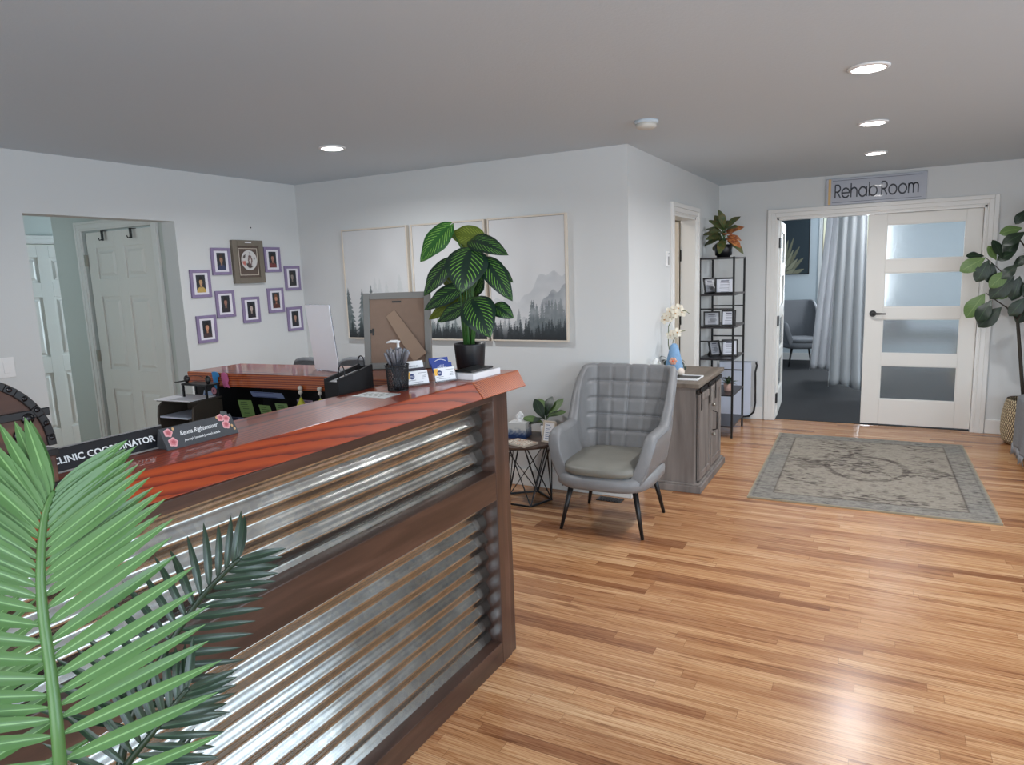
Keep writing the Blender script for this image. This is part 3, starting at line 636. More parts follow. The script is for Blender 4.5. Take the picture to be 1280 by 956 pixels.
MB().ball((-.035, 0, .017), .017, 14, 10, sc=(1, .6, 1)).build('ear_cushion', 'black', hd); MB().tube([(.03+.065*math.cos(a), 0, .012+.022*math.sin(a)) for a in [PI*k/10 for k in range(11)]], .0013, 6).build('headband', 'black', hd)
MB().tube([(-.035, 0, .010), (-.08, -.01, .004), (-.10, -.015, .002)], [.004, .003, .002], 6).build('microphone', 'black', hd)
MB().ball((.105, 0, .018), .018, 12, 8, sc=(.8, .6, 1.1)).build('ear_cushion', 'black', hd)
# black file box with ring posts in the inner corner
fb = thing('file_box', 'black slant-sided file box with two wire loops behind the countertop corner', 'file box', (-1.86, 1.86, .745))
pts = [(.06, 0), (.25, 0), (.25, .535), (.06, .505)]
for xx in (.172, .112): MB().prism([(xx, a-.08, b_) for a, b_ in pts], [(xx+.008, a-.08, b_) for a, b_ in pts]).build('side_panel', 'blackmat', fb)
MB().box(.12, .172, -.02, -.012, 0, .495).build('front_panel', 'blackmat', fb); MB().box(.12, .172, .162, .17, 0, .53).build('back_panel', 'blackmat', fb); MB().box(.12, .172, -.012, .162, 0, .008).build('base', 'blackmat', fb)
for yy, zz in ((.03, .525), (.14, .548)): MB().tube([(.166, yy, zz-.06), (.166, yy, zz-.005)]+[(.152+.014*math.cos(a), yy, zz+.022*math.sin(a)+0) for a in [PI*k/8 for k in range(9)]]+[(.138, yy, zz-.06)], .0022, 6).build('wire_loop', 'black', fb)
t_ = tag(MB().box(.121, .170, -.008, .15, 0, .004).build('paper_sheet', 'paper'), 'white printed sheets in the black file box', 'paper'); t_.location = (-1.86, 1.86, 1.235); t_.rotation_euler = (rad(8), 0, 0)
# ------------------------------------------------------------------ things on the counter
def plate(name, label, y0, y1, x0, tilt, h_, face, edge):
    t_ = thing(name, label, 'name plate', (x0, (y0+y1)/2, ZT), TH)
    L_ = y1-y0; T = frame_T((0, 0, 0), (0, 1, 0), (-math.sin(tilt), 0, math.cos(tilt)))
    MB().box(-L_/2, L_/2, 0, h_, -.006, 0, T=T).build('plate_face', face, t_, .001)
    MB().prism([(-.004, -L_/2+.004, 0), (-.004, L_/2-.004, 0), (-.05, L_/2-.004, 0), (-.05, -L_/2+.004, 0)], [(-math.sin(tilt)*h_*.9-.006, -L_/2+.004, h_*.86), (-math.sin(tilt)*h_*.9-.006, L_/2-.004, h_*.86), (-math.sin(tilt)*h_*.9-.012, L_/2-.004, h_*.86), (-math.sin(tilt)*h_*.9-.012, -L_/2+.004, h_*.86)]).build('holder', edge, t_)
    return t_, T, L_
M['plateblk'] = pm('engraved_plate', (26, 27, 32), .3); M['slate'] = pm('slate_print', (66, 68, 72), .45, noise=.15, nscale=60)
p1, T1, L1 = plate('name_plate', 'black engraved plate reading CLINIC COORDINATOR in an aluminium holder', .79, 1.09, -1.575, .42, .056, 'plateblk', 'silver')
MB().box(-L1/2, L1/2, .056, .059, -.008, .001, T=T1).box(-L1/2, L1/2, -.0, .004, .0003, .004, T=T1).build('trim_edge', 'silver', p1)
text('lettering', 'CLINIC COORDINATOR', .0215, T1 @ Matrix.Translation((0, .028, .0006)), 'white', p1, .0004, sx=1.03, width=.0004)
p2, T2, L2 = plate('name_plate', 'slate grey name plate with pink roses and white script beside the aluminium plate', 1.055, 1.265, -1.525, .5, .058, 'slate', 'slate')
text('lettering', 'Renna Rightenauer', .0175, T2 @ Matrix.Translation((-.003, .036, .0006)), 'white', p2, .0004, shear=.35, sx=.82)
text('lettering', "Journey's 1st use & Journey's include", .0088, T2 @ Matrix.Translation((0, .016, .0006)), 'white', p2, .0004, shear=.2, sx=.8)
def rose(mb, cx_, cy_, r_, T):
    for k, (rr_, a0) in enumerate(((1, 0), (.72, .4), (.42, .9))):
        mbk = [((cx_+r_*rr_*(1+.12*math.cos(5*a+a0))*math.cos(a)), (cy_+r_*rr_*(1+.12*math.cos(5*a+a0))*math.sin(a))) for a in [2*PI*j/20 for j in range(20)]]
        b0 = len(mb.f); mb.prism([T @ Vector((x, y, .0002+.0006*k)) for x, y in mbk], [T @ Vector((x, y, .0008+.0006*k)) for x, y in mbk], mi=k)
mb = MB()
for a in ((-.086, .044, .011), (-.083, .018, .012), (.070, .052, .010), (.086, .047, .010), (.078, .030, .0115)): rose(mb, *a, T2)
mb.build('rose_print', [pm('rose_pale', (222, 164, 166), .6), pm('rose_mid', (206, 128, 134), .6), pm('rose_deep', (180, 92, 100), .6)], p2)
mb = MB()
for (a, b_) in ((-.07, .052), (.094, .024), (.098, .014), (.06, .055)): blob(mb, [(a+.003*math.cos(k*PI/4), b_+.004*math.sin(k*PI/4)) for k in range(8)], T2, .0008)
mb.build('bud_print', pm('bud_gold', (206, 168, 120), .6), p2)
# treasure chest
ch = thing('wooden_chest', 'dark carved wooden treasure chest with domed lid and black studs on the near counter end', 'chest', (-1.585, .615, ZT), TH)
M['chestwood'] = grain('aged_chest_wood', (46, 26, 20), (96, 60, 42), 'Y', .6, 14)
R_ = .165
def dome(r_, n=22): return [(r_*math.cos(PI*k/n), .088+r_*.98*math.sin(PI*k/n)) for k in range(n+1)]
def dprism(mb, r_, x0, x1, zb=.075): pts = dome(r_); mb.prism([(x0, a, b_) for a, b_ in pts], [(x1, a, b_) for a, b_ in pts])
mb = MB(); mb.box(-.09, .105, -R_+.004, R_-.004, .006, .073); mb.build('body', 'chestwood', ch, .004)
mb = MB(); dprism(mb, R_-.006, -.088, .10); mb.build('lid', 'chestwood', ch, .002)
mb = MB()
for x0, x1 in ((.096, .106), (-.095, -.085)):
    o_ = dome(R_); i_ = dome(R_-.016)
    for k in range(len(o_)-1): mb.hexa([(x0, *i_[k]), (x1, *i_[k]), (x1, *i_[k+1]), (x0, *i_[k+1]), (x0, *o_[k]), (x1, *o_[k]), (x1, *o_[k+1]), (x0, *o_[k+1])])
mb.box(-.095, .108, -R_, R_, .066, .080); mb.box(-.095, .112, -R_, R_, 0, .012)
for a in (-.055, .045): mb.box(.098, .106, a-.012, a+.012, .08, .075+.95*math.sqrt(R_**2-a*a)-.012)
mb.box(.098, .105, -.16, .16, .150, .166)
mb.build('iron_strap', pm('black_iron', (24, 22, 24), .3, .3), ch, .0015)
Mst = pm('iron_stud', (30, 28, 30), .2, .6)
for (a, b_) in ((-.1, .118), (.0, .118), (.1, .11), (-.05, .2), (.045, .2), (0, .195), (.118, .14), (-.12, .14)): MB().ball((.104, a, b_+.01), .012, 10, 6, sc=(.6, 1, 1)).build('stud', Mst, ch)
for k in range(15): a = PI*(k+.5)/15; MB().ball((.106, (R_-.008)*math.cos(a), .088+(R_-.008)*.98*math.sin(a)), .0055, 8, 5).build('rivet', Mst, ch)

mb = MB()
for k in range(3): mb.box(.1, .107, -.15, .15, .020+k*.016, .028+k*.016)
mb.build('moulding', 'chestwood', ch, .002)
# pen cup
pc = thing('pen_cup', 'black wire mesh pen cup full of pens on the counter', 'pen cup', (-1.515, 1.965, ZT))
m, t, b = nmat('black_mesh'); b.inputs['Base Color'].default_value = (.012, .012, .014, 1); b.inputs['Roughness'].default_value = .45
mb = MB(); n = 40; r0, r1, h_ = .036, .042, .092
for k in range(n):
    for s_ in (1, -1):
        mb.tube([((r0+(r1-r0)*v)*math.cos(2*PI*(k/n+s_*v*.16)), (r0+(r1-r0)*v)*math.sin(2*PI*(k/n+s_*v*.16)), h_*v+.002) for v in (0, .33, .66, 1)], .0009, 4)
mb.build('mesh_wall', m, pc); MB().lathe([(r1-.002, h_-.003), (r1+.0015, h_-.003), (r1+.0015, h_+.002), (r1-.002, h_+.002), (r1-.002, h_-.003)], n=32, caps=False).build('rim', m, pc); MB().lathe([(r0+.001, 0), (r0+.001, .004)], n=32).build('base', m, pc)
pen = None
for k in range(18):
    a = 2.4*k+.3; rr_ = .018+.010*((k*7) % 3)/2
    if pen is None:
        pen = thing('pen', '', 'pen', (0, 0, 0), 0, 'pens in the mesh cup')
        MB().lathe([(.0012, 0), (.0042, .012), (.0046, .10), (.0046, .128)], n=8).build('barrel', pm('pen_barrel', (70, 70, 76), .3), pen); MB().lathe([(.005, .105), (.0052, .145), (.003, .150)], n=8).build('cap', pm('pen_cap', (120, 120, 126), .25), pen)
        MB().box(-.001, .001, .005, .0075, .112, .146).build('clip', 'chrome', pen); p_ = pen
    else: p_ = copy_tree(pen)
    p_.location = (-1.515-rr_*.6*math.cos(a), 1.965-rr_*.6*math.sin(a), ZT+.005); lean = .20+.30*((k*5) % 6)/5
    p_.rotation_euler = Vector((0, 0, 1)).rotation_difference(Vector((math.cos(a)*lean, math.sin(a)*lean, 1))).to_euler()
    p_['label'] = 'grey clip pen standing in the black mesh cup'
# sanitizer pump bottle
sb = thing('pump_bottle', 'clear sanitizer bottle with a white pump behind the pen cup', 'pump bottle', (-1.60, 2.09, ZT))
MB().lathe([(.027, .001), (.029, .01), (.029, .085), (.022, .1), (.013, .108), (.013, .115)], n=24).build('bottle', pm('clear_bottle', (225, 230, 235), .08, trans=.9), sb)
MB().lathe([(.015, .112), (.015, .128), (.009, .134), (.005, .136), (.005, .155), (.009, .157), (.009, .164)], n=18).tube([(0, 0, .161), (-.02, -.015, .162), (-.034, -.025, .158)], [.006, .005, .0035], 8).build('pump', 'white', sb)
# paper slip
t_ = tag(MB().box(-.07, .07, -.045, .045, 0, .0012).build('paper_slip', pm('slip_paper', (200, 205, 206), .4)), 'small laminated slip of paper lying flat before the pen cup', 'paper slip'); t_.location = (-1.527, 1.855, ZT+.0003)
mb = MB(); T = frame_T((0, 0, .0014), (0, 1, 0), (-1, 0, 0))
for k in range(5): mb.box(-.03, .01+.006*k, .045-.02*k, .049-.02*k, 0, .0003, T=T)
mb.build('print', pm('slip_ink', (90, 100, 90), .6), t_)
# business card holders
def cardholder(label, c, rz, back, backcol, txtlines, logo_y):
    t_ = thing('card_holder', label, 'card holder', c, rz, 'business card holders')   # local x along counter edge, facing -y local
    tl = .30; T = frame_T((0, -.02, .004), (1, 0, 0), (0, math.sin(tl), math.cos(tl)))
    MB().box(-.045, .045, 0, .048, -.003, -.001, T=T).box(-.045, .045, -.002, .002, -.003, .012, T=T).build('front_lip', pm('clear_acrylic', (235, 240, 245), .05, trans=.9), t_)
    MB().box(-.0435, .0435, .002, .052, 0, .0022, T=T).build('card_stack', 'paper', t_)
    mb = MB(); mb.box(-.0435, -.028, .024, .050, .0023, .0027, T=T); mb.build('yellow_corner', pm('card_yellow', (236, 180, 70), .5), t_)
    mb = MB(); blob(mb, [(-.022+.0105*math.cos(k*PI/10), .032+.0105*math.sin(k*PI/10)) for k in range(20)], T @ Matrix.Translation((0, 0, .0024)), .0005); mb.build('round_logo', pm('card_blue', (44, 56, 110), .5), t_)
    text('logo_text', 'PSC', .008, T @ Matrix.Translation((-.022, .032, .0032)), 'white', t_, .0001)
    mb = MB()
    for a, b_, w2 in ((.005, .043, .034), (.022, .032, .014), (.02, .027, .016), (-.038, .018, .03), (-.03, .010, .05), (.018, .021, .018)): mb.box(a, a+w2, b_-.0008, b_+.0008, .0023, .0026, T=T)
    mb.build('print', pm('card_ink', (120, 122, 132), .6), t_)
    T3 = frame_T((0, .004, .036), (1, 0, 0), (0, math.sin(tl), math.cos(tl)))
    if back == 'dark':
        MB().box(-.042, .042, 0, .028, 0, .003, T=T3).build('card_stack', pm('card_dark', (44, 30, 42), .5), t_, 0)
        MB().box(-.043, .043, .024, .056, -.010, -.006, T=T3).build('card_stack', 'paper', t_)
        text('card_text', 'CASH BACK', .0085, T3 @ Matrix.Translation((0, .036, -.0056)), pm('card_ink2', (60, 50, 60), .6), t_, .0001)
        text('card_text', 'Visit', .006, T3 @ Matrix.Translation((.024, .008, .0034)), 'white', t_, .0001)
    else:
        MB().box(-.043, .043, 0, .034, 0, .003, T=T3).box(-.045, .036, .026, .058, -.010, -.006, T=T3).build('card_stack', pm('card_royal', (36, 60, 138), .4), t_)
        for s_, yy in (("HAVE A", .026), ('GENERAL', .018), ('MORE VISITS', .008)): text('card_text', s_, .0095 if yy < .02 else .006, T3 @ Matrix.Translation((0, yy, .0034)), 'white', t_, .0001)
        MB().tube([T3 @ Vector((-.024+.048*k/8, .044+.007*math.sin(PI*k/8), -.005)) for k in range(9)], .0012, 5).build('arc_print', 'white', t_)
    return t_
rz_c = math.atan2(2.11-2.05, -1.471+1.549)
cardholder('card holder of white cards with dark and white cards behind, beside the pen cup', (-1.515, 2.075, ZT), rad(62), 'dark', None, None, 0)
cardholder('card holder of white cards with royal blue cards behind, beside the marble tray', (-1.463, 2.180, ZT), rad(62), 'blue', None, None, 0)
# marble tray with black tablet
mt = thing('marble_tray', 'white marbled box tray between card holder and potted plant', 'tray', (-1.405, 2.32, ZT), rad(-4))
M['marble'] = pm('white_marble', (224, 224, 228), .25, noise=.12, nscale=6)
MB().box(-.055, .055, -.09, .10, 0, .026).build('box', 'marble', mt, .003)
t_ = tag(MB().box(-.045, .035, -.075, .08, 0, .008).build('tablet', 'black', bevel=.004), 'thin black tablet lying on the white marbled tray', 'tablet'); t_.location = (-1.405, 2.32, ZT+.0265); t_.rotation_euler = (0, 0, rad(-4))
# clear sign holder on the return
sh = thing('sign_holder', 'slanted clear acrylic sign holder on the return of the countertop', 'sign holder', (-2.148, 2.29, ZT))
Mac = pm('acrylic_sheet', (240, 240, 250), .04, trans=.85)
Lv = Vector((-.13, .012, .262)); xv = Vector((.19, -.054, 0)).normalized()
T = frame_T((0, 0, .002), xv, Lv); Tf = frame_T((0, 0, .0005), xv, (-.25, .97, 0))
MB().box(-.10, .10, 0, .075, 0, .003, T=Tf).build('foot', Mac, sh)
MB().box(-.10, .10, 0, .295, -.0015, .0015, T=T).build('panel', Mac, sh, .0005); MB().box(-.097, .097, .003, .292, .0017, .004, T=T).build('insert', pm('sign_insert', (252, 250, 255), .35), sh)
# large easel frame seen from behind
fr = thing('easel_frame', 'large grey picture frame seen from behind with a tan easel back on the counter corner', 'picture frame', (-1.86, 2.425, ZT), rad(22))
T = frame_T((0, 0, .001), (1, 0, 0), (0, .12, 1)); W_, H_ = .30, .335
mb = MB()
for q in ((-W_/2, -W_/2+.028, 0, H_), (W_/2-.028, W_/2, 0, H_), (-W_/2+.028, W_/2-.028, 0, .028), (-W_/2+.028, W_/2-.028, H_-.028, H_)): mb.box(q[0], q[1], q[2], q[3], -.012, .01, T=T)
mb.build('moulding', pm('grey_moulding', (128, 126, 122), .5), fr, .002)
MB().box(-W_/2+.028, W_/2-.028, .028, H_-.028, -.004, .002, T=T).build('backing_board', pm('tan_board', (140, 116, 100), .8, noise=.08, nscale=40), fr)
Te = T @ Matrix.Translation((-.03, .245, .004)) @ Matrix.Rotation(rad(35), 4, 'Z')
MB().prism([Te @ Vector(p) for p in ((-.024, 0, 0), (.024, 0, 0), (.034, -.24, .035), (-.034, -.24, .035))], [Te @ Vector(p) for p in ((-.024, 0, .003), (.024, 0, .003), (.034, -.24, .038), (-.034, -.24, .038))]).build('easel_leg', pm('tan_strut', (158, 132, 112), .8), fr)
MB().box(-.02, .02, H_-.044, H_-.037, .003, .007, T=T).build('hanger', 'black', fr); MB().box(-.113, -.106, .15, .18, .003, .007, T=T).build('clip', 'black', fr)
MB().box(-.125, -.115, .16, .175, .003, .007, T=T).build('clip', 'black', fr)
# striped-leaf plant
pl = thing('potted_plant', 'striped broad-leaf plant in a black pot on the counter corner', 'potted plant', (-1.558, 2.52, ZT))
# keep the pot on the board
pl.location.y = 2.450; pl.location.x = -1.505
MB().lathe([(.054, 0), (.057, .004), (.066, .112), (.066, .118), (.061, .118), (.060, .100)], n=36).build('pot', 'pot', pl); MB().lathe([(.0605, .098), (.0605, .104), (.02, .108)], n=24).build('soil', 'soil', pl)
PB = Vector((-1.505, 2.450, ZT))
def at(px, py, dy=0): return PX(px, py, 'y', 2.45+dy)-PB
LV = [  # base px, tip px, width, depth at base and tip, material, droop, upper side
    ((562, 282), (527, 325), .105, .0, -.06, 'cal2', .5), ((603, 296), (563, 293), .085, .02, .02, 'cal3', .5), ((588, 301), (634, 318), .085, .0, -.05, 'cal', .9),
    ((588, 312), (577, 364), .175, -.03, -.12, 'cal', .8), ((563, 326), (531, 368), .085, -.01, -.05, 'cal', .6), ((606, 324), (639, 374), .095, -.02, -.06, 'cal', .6), ((612, 330), (640, 352), .06, .04, .03, 'cal', .4),
    ((580, 358), (532, 386), .085, .02, .0, 'cal', .7), ((583, 366), (538, 398), .075, .04, .04, 'cal3', .5), ((590, 374), (612, 420), .145, -.04, -.11, 'cal', .8), ((582, 382), (548, 402), .07, .0, -.02, 'cal', .7),
    ((618, 382), (641, 397), .07, .0, .0, 'cal', .5), ((555, 345), (570, 352), .07, .06, .06, 'cal3', .3), ((575, 300), (590, 306), .06, .08, .09, 'cal3', .3), ((600, 345), (590, 372), .08, .08, .1, 'cal', .6), ((575, 350), (600, 400), .09, .10, .12, 'cal', .5)]
for i, (b0, tp, w_, d0, d1_, mt_, dr) in enumerate(LV):
    B = at(*b0, d0); Tp = at(*tp, d1_); d = Tp-B; L_ = d.length; mb = MB()
    nrm = Vector((.35, -.9, .45)) if mt_ != 'cal3' else Vector((.2, -.9, .2)); dd = d.normalized(); x_ = dd.cross(nrm).normalized(); dd = Matrix.Rotation(dr*.5, 3, x_) @ dd
    mb.leaf(B, dd, nrm, L_*1.06, w_, droop=dr, fold=.18, shape=(.36, .8), nu=16, nv=8, curl=.22, heart=.10, wave=.003, mi=0)
    root = Vector((.02*math.cos(i*2.4), .02*math.sin(i*2.4), .10)); mid = root+Vector(((B.x-root.x)*.25, (B.y-root.y)*.3, (B.z-root.z)*.75))
    mb.tube([root, (root+mid)/2+Vector((0, 0, .01)), mid, B], [.0042, .0038, .003, .002], 7, mi=1)
    mb.build('leaf', [mt_, 'stem'], pl)
# ------------------------------------------------------------------ foreground palm
palm = thing('potted_palm', 'potted palm with a bright green frond and dark fronds in the near left foreground', 'potted palm', (-.86, .36, 0))
MB().lathe([(.13, 0), (.14, .01), (.17, .28), (.175, .30), (.16, .30), (.155, .27)], n=36).build('pot', 'pot', palm); MB().lathe([(.154, .26), (.154, .272), (.05, .28)], n=24).build('soil', 'soil', palm)
PO = Vector((-.86, .36, 0))
def frond(name, path, n, side, Lf, wd, mats, rise, seed, rad_=(.009, .0035), facing=None, droop=.35):
    random.seed(seed); P_ = [Vector(p)-PO for p in path]
    # smooth path
    def cr(t):
        k = min(len(P_)-2, int(t*(len(P_)-1))); f = t*(len(P_)-1)-k; p0 = P_[max(0, k-1)]; p1 = P_[k]; p2 = P_[k+1]; p3 = P_[min(len(P_)-1, k+2)]
        return .5*((2*p1)+(-p0+p2)*f+(2*p0-5*p1+4*p2-p3)*f*f+(-p0+3*p1-3*p2+p3)*f**3)
    pts = [cr(i/40) for i in range(41)]
    MB().tube(pts, [rad_[0]+(rad_[1]-rad_[0])*i/40 for i in range(41)], 8, mi=0).build('stem', mats[1], palm)
    L0 = side
    lf = None
    mb = MB()
    for i in range(n):
        t = L0+(1-L0)*(i+.5)/n; p = cr(t); tg = (cr(min(1, t+.01))-cr(max(0, t-.01))).normalized()
        for s_ in (1, -1):
            up_ = facing; sd_ = tg.cross(up_).normalized()*s_
            fr_ = (t-L0)/(1-L0); ang = rad(84-52*fr_); L_ = Lf*(1.1-.52*fr_**1.6)*random.uniform(.93, 1.05)
            
            d = tg*math.cos(ang)+sd_*math.sin(ang)+up_*random.uniform(.05, .2)
            mb.leaf(p, d, up_, L_, wd*random.uniform(.9, 1.1), droop=droop*random.uniform(.6, 1.3), fold=.28, shape=(.42, .75), nu=10, nv=4)
    mb.build('foliage', mats[0], palm)
    return
fc = Vector((.85, -.42, .42)).normalized()
Cn = CP
def ray(px, py, t): return CP+(rr*((px-640)/FPX)-uu*((py-478)/FPX)+fw)*t
frond('a', [(-.86, .36, .25), (-.845, .375, .7), ray(76, 965, .8), ray(66, 860, .8), ray(53, 760, .805), ray(51, 700, .81), ray(56, 645, .825), ray(67, 614, .84)], 25, .25, .168, .0165, ('palm', 'palm'), 1, 3, facing=fc, droop=.12)
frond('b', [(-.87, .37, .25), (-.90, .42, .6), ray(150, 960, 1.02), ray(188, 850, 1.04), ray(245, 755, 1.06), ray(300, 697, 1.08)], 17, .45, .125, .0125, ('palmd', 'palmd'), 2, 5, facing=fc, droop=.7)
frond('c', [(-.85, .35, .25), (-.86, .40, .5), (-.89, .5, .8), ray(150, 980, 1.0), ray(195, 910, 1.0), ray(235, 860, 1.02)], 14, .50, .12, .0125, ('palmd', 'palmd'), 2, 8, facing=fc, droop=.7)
frond('d', [(-.87, .35, .25), (-.93, .33, .6), ray(-60, 960, .95), ray(-70, 850, .95), ray(-80, 760, .97)], 18, .40, .16, .016, ('palm', 'palm'), 1, 9, facing=fc, droop=.4)
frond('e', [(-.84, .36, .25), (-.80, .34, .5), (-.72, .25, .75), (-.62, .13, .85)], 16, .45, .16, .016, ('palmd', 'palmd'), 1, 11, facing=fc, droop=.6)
# ------------------------------------------------------------------ wall pictures
def conifers(U, V, seed, n, x0, x1, hmin, hmax, base):
    r = np.random.RandomState(seed); m = np.zeros_like(U, dtype=bool)
    for i in range(n):
        xi = r.uniform(x0, x1); h = r.uniform(hmin, hmax); b = base; t = (b+h-V)/h
        w_ = .62*h*(t**.85)*(.5+.5*((t*11+r.rand()) % 1))+.02*t*(vnoise(U, V, 60, 60, seed+i)-.5); m |= (np.abs(U-xi) < w_*.5) & (t > 0) & (V < b+h)
    return m
def forest(k):
    def fn(U, V):
        g = 212-10*vnoise(U, V, 4, 4, k); c = np.stack([g, g+1, g+2], -1)
        def mixin(c, m, col, a): a = np.asarray(a, dtype=float)*m; return c*(1-a[..., None])+np.array(col)*a[..., None]
        if k == 2:
            rid = .30+.30*np.clip((U-.15)/.85, 0, 1)**1.1+.05*np.sin(U*11)+.02*np.sin(U*31); c = mixin(c, V < rid, (176, 180, 184), np.clip((V-.12)*2.6, 0, .75)*(.5+.5*vnoise(U, V, 14, 22, 31)))
            rid = .10+.38*np.clip((U-.35)/.65, 0, 1)**1.0+.03*np.sin(U*17+1)+.015*np.sin(U*47); c = mixin(c, V < rid, (128, 134, 140), np.clip((V-.08)*3.2, 0, .85)*(.55+.45*vnoise(U, V, 24, 30, 33)))
        layers = {0: [(12, 9, .4, .9, .42, .62, (184, 190, 190), .5), (11, 8, .45, 1, .22, .46, (120, 134, 134), .6), (13, 7, 0, .42, .32, .50, (66, 80, 82), .85), (14, 26, 0, 1, .06, .22, (46, 58, 60), .9)],
                  1: [(21, 20, 0, 1, .16, .30, (150, 160, 160), .6), (22, 40, 0, 1, .10, .22, (80, 92, 94), .8), (23, 60, 0, 1, .04, .15, (40, 48, 52), .95)],
                  2: [(32, 30, 0, 1, .12, .26, (110, 118, 122), .65), (33, 26, .5, 1, .16, .30, (84, 94, 98), .8), (34, 60, 0, 1, .05, .18, (42, 50, 54), .95)]}[k]
        for (sd_, n, x0, x1, h0, h1, col, a) in layers:
            m = conifers(U, V, sd_+k*100, n, x0, x1, h0, h1, .0 if h1 < .3 or k == 0 else .05); c = mixin(c, m, col, a*(.72+.28*vnoise(U, V, 30, 40, sd_)))
        c = mixin(c, np.ones_like(U), (34, 38, 42), np.clip((.10-V)*9, 0, .85)); fog = np.clip(vnoise(U, V, 5, 9, 50+k)-.5, 0, 1)*np.clip((V-.08)*4, 0, 1)*np.clip((.6-V)*3, 0, 1)
        return mixin(c, np.ones_like(U), (206, 208, 210), fog*1.3)
    return fn
M['champ'] = pm('champagne_frame', (214, 204, 190), .45)
for k, (x0, x1, lab) in enumerate(((-3.945, -3.285, 'framed misty pine forest print, leftmost of the three on the back wall'), (-3.245, -2.585, 'framed misty forest print behind the potted plant, middle of the three'), (-2.56, -1.935, 'framed misty mountain print, rightmost of the three by the wall corner'))):
    w_ = x1-x0; t_ = thing('framed_print', lab, 'picture', ((x0+x1)/2, BY-.001, 1.55), 0, 'misty forest triptych'); mb = MB(); h_ = .895; e = .012; dp = .038
    for q in ((-w_/2, -w_/2+e, -h_/2, h_/2), (w_/2-e, w_/2, -h_/2, h_/2), (-w_/2+e, w_/2-e, -h_/2, -h_/2+e), (-w_/2+e, w_/2-e, h_/2-e, h_/2)): mb.box(q[0], q[1], -dp, 0, q[2], q[3])
    mb.build('frame', 'champ', t_, .002); MB().box(-w_/2+e, w_/2-e, -dp+.008, 0, -h_/2+e, h_/2-e).build('backing', 'blackmat', t_)
    picture('canvas', frame_T((0, -dp+.004, 0), (1, 0, 0), (0, 0, 1)), w_-2*e-.004, h_-2*e-.004, 130, 180, forest(k), 'art', t_)
# staff portraits on the left wall
def portrait(hair, skin, top, dx=0, bg=(40, 44, 52), beard=False, longh=False, smile=True):
    def fn(U, V):
        x = (U-.5-dx)/1.22; y = (V-.42)/1.15+.40; c = np.ones(U.shape+(3,))*np.array(bg, dtype=float)
        def put(m, col): c[m] = col
        put(((x/.42)**2+((y-.02)/.30)**2) < 1, top)
        if longh: put(((x/.22)**2+((y-.52)/.30)**2) < 1, hair)
        else: put(((x/.175)**2+((y-.64)/.20)**2) < 1, hair)
        put((np.abs(x) < .07) & (y > .26) & (y < .45), tuple(s*.82 for s in skin)); put(((x/.135)**2+((y-.55)/.185)**2) < 1, skin)
        put((((x+.0)/.14)**2+((y-.71)/.08)**2 < 1) & (y > .66), hair)
        if beard: put(((x/.12)**2+((y-.44)/.09)**2 < 1) & (y < .46), tuple(s*.55 for s in skin))
        for ex_ in (-.055, .055): put(((x-ex_)/.022)**2+((y-.585)/.014)**2 < 1, (30, 24, 22))
        put((x/.05)**2+((y-.455)/.012)**2 < 1, (150, 80, 76)); put((np.abs(x) < .012) & (y > .49) & (y < .56), tuple(s*.85 for s in skin))
        return c+(vnoise(U, V, 20, 30, 3)[..., None]-.5)*10
    return fn
M['lilac'] = pm('lilac_frame', (138, 124, 158), .55, noise=.12, nscale=60); M['mat'] = pm('white_mount', (226, 224, 232), .7)
PF = [(3.683, 1.766, portrait((60, 44, 36), (170, 130, 104), (56, 62, 92)), 'lilac framed portrait of a person in blue, left of the large frame'),
      (4.192, 1.779, portrait((36, 26, 24), (176, 128, 112), (120, 60, 60), longh=True), 'lilac framed portrait of a long-haired person, directly right of the large frame'),
      (3.483, 1.604, portrait((28, 24, 22), (200, 158, 116), (190, 160, 90)), 'lilac framed portrait of a person in yellow, upper one at far left'),
      (4.398, 1.624, portrait((50, 46, 44), (150, 138, 130), (48, 48, 50), dx=-.08), 'lilac framed dark portrait, upper of the two nearest the room corner'),
      (3.685, 1.444, portrait((34, 24, 22), (158, 116, 100), (50, 44, 50)), 'lilac framed portrait of a dark-haired person, left of the middle row'),
      (3.927, 1.385, portrait((26, 22, 26), (190, 170, 160), (44, 38, 48), longh=True), 'lilac framed portrait of a long dark-haired person, below the large frame'),
      (4.192, 1.446, portrait((120, 76, 50), (196, 140, 112), (90, 50, 44), beard=True), 'lilac framed portrait of a bearded person, middle row right of centre'),
      (4.389, 1.279, portrait((30, 26, 28), (180, 140, 120), (40, 40, 50)), 'lilac framed portrait half hidden by the acrylic sign holder'),
      (3.497, 1.268, portrait((30, 22, 20), (206, 150, 120), (70, 56, 60), longh=True), 'lilac framed portrait of a long-haired person, lowest at the far left')]
for (y_, z_, fn, lab) in PF:
    t_ = thing('photo_frame', lab, 'photo frame', (LX+.001, y_, z_), 0, 'lilac staff portrait frames'); mb = MB(); w_, h_, e, dp = .172, .203, .022, .016
    for q in ((-w_/2, -w_/2+e, -h_/2, h_/2), (w_/2-e, w_/2, -h_/2, h_/2), (-w_/2+e, w_/2-e, -h_/2, -h_/2+e), (-w_/2+e, w_/2-e, h_/2-e, h_/2)): mb.box(0, dp, q[0], q[1], q[2], q[3])
    mb.build('frame', 'lilac', t_, .002); MB().box(0, dp-.006, -w_/2+e, w_/2-e, -h_/2+e, h_/2-e).build('mount', 'mat', t_)
    picture('photo', frame_T((dp-.005, 0, 0), (0, 1, 0), (0, 0, 1)), .078, .128, 26, 40, fn, 'artgloss', t_)
t_ = thing('display_frame', 'large grey-brown box frame holding a round plate of prints, above the portraits', 'picture frame', (LX+.001, 3.935, 1.762)); mb = MB(); w_, h_, e, dp = .30, .335, .045, .03
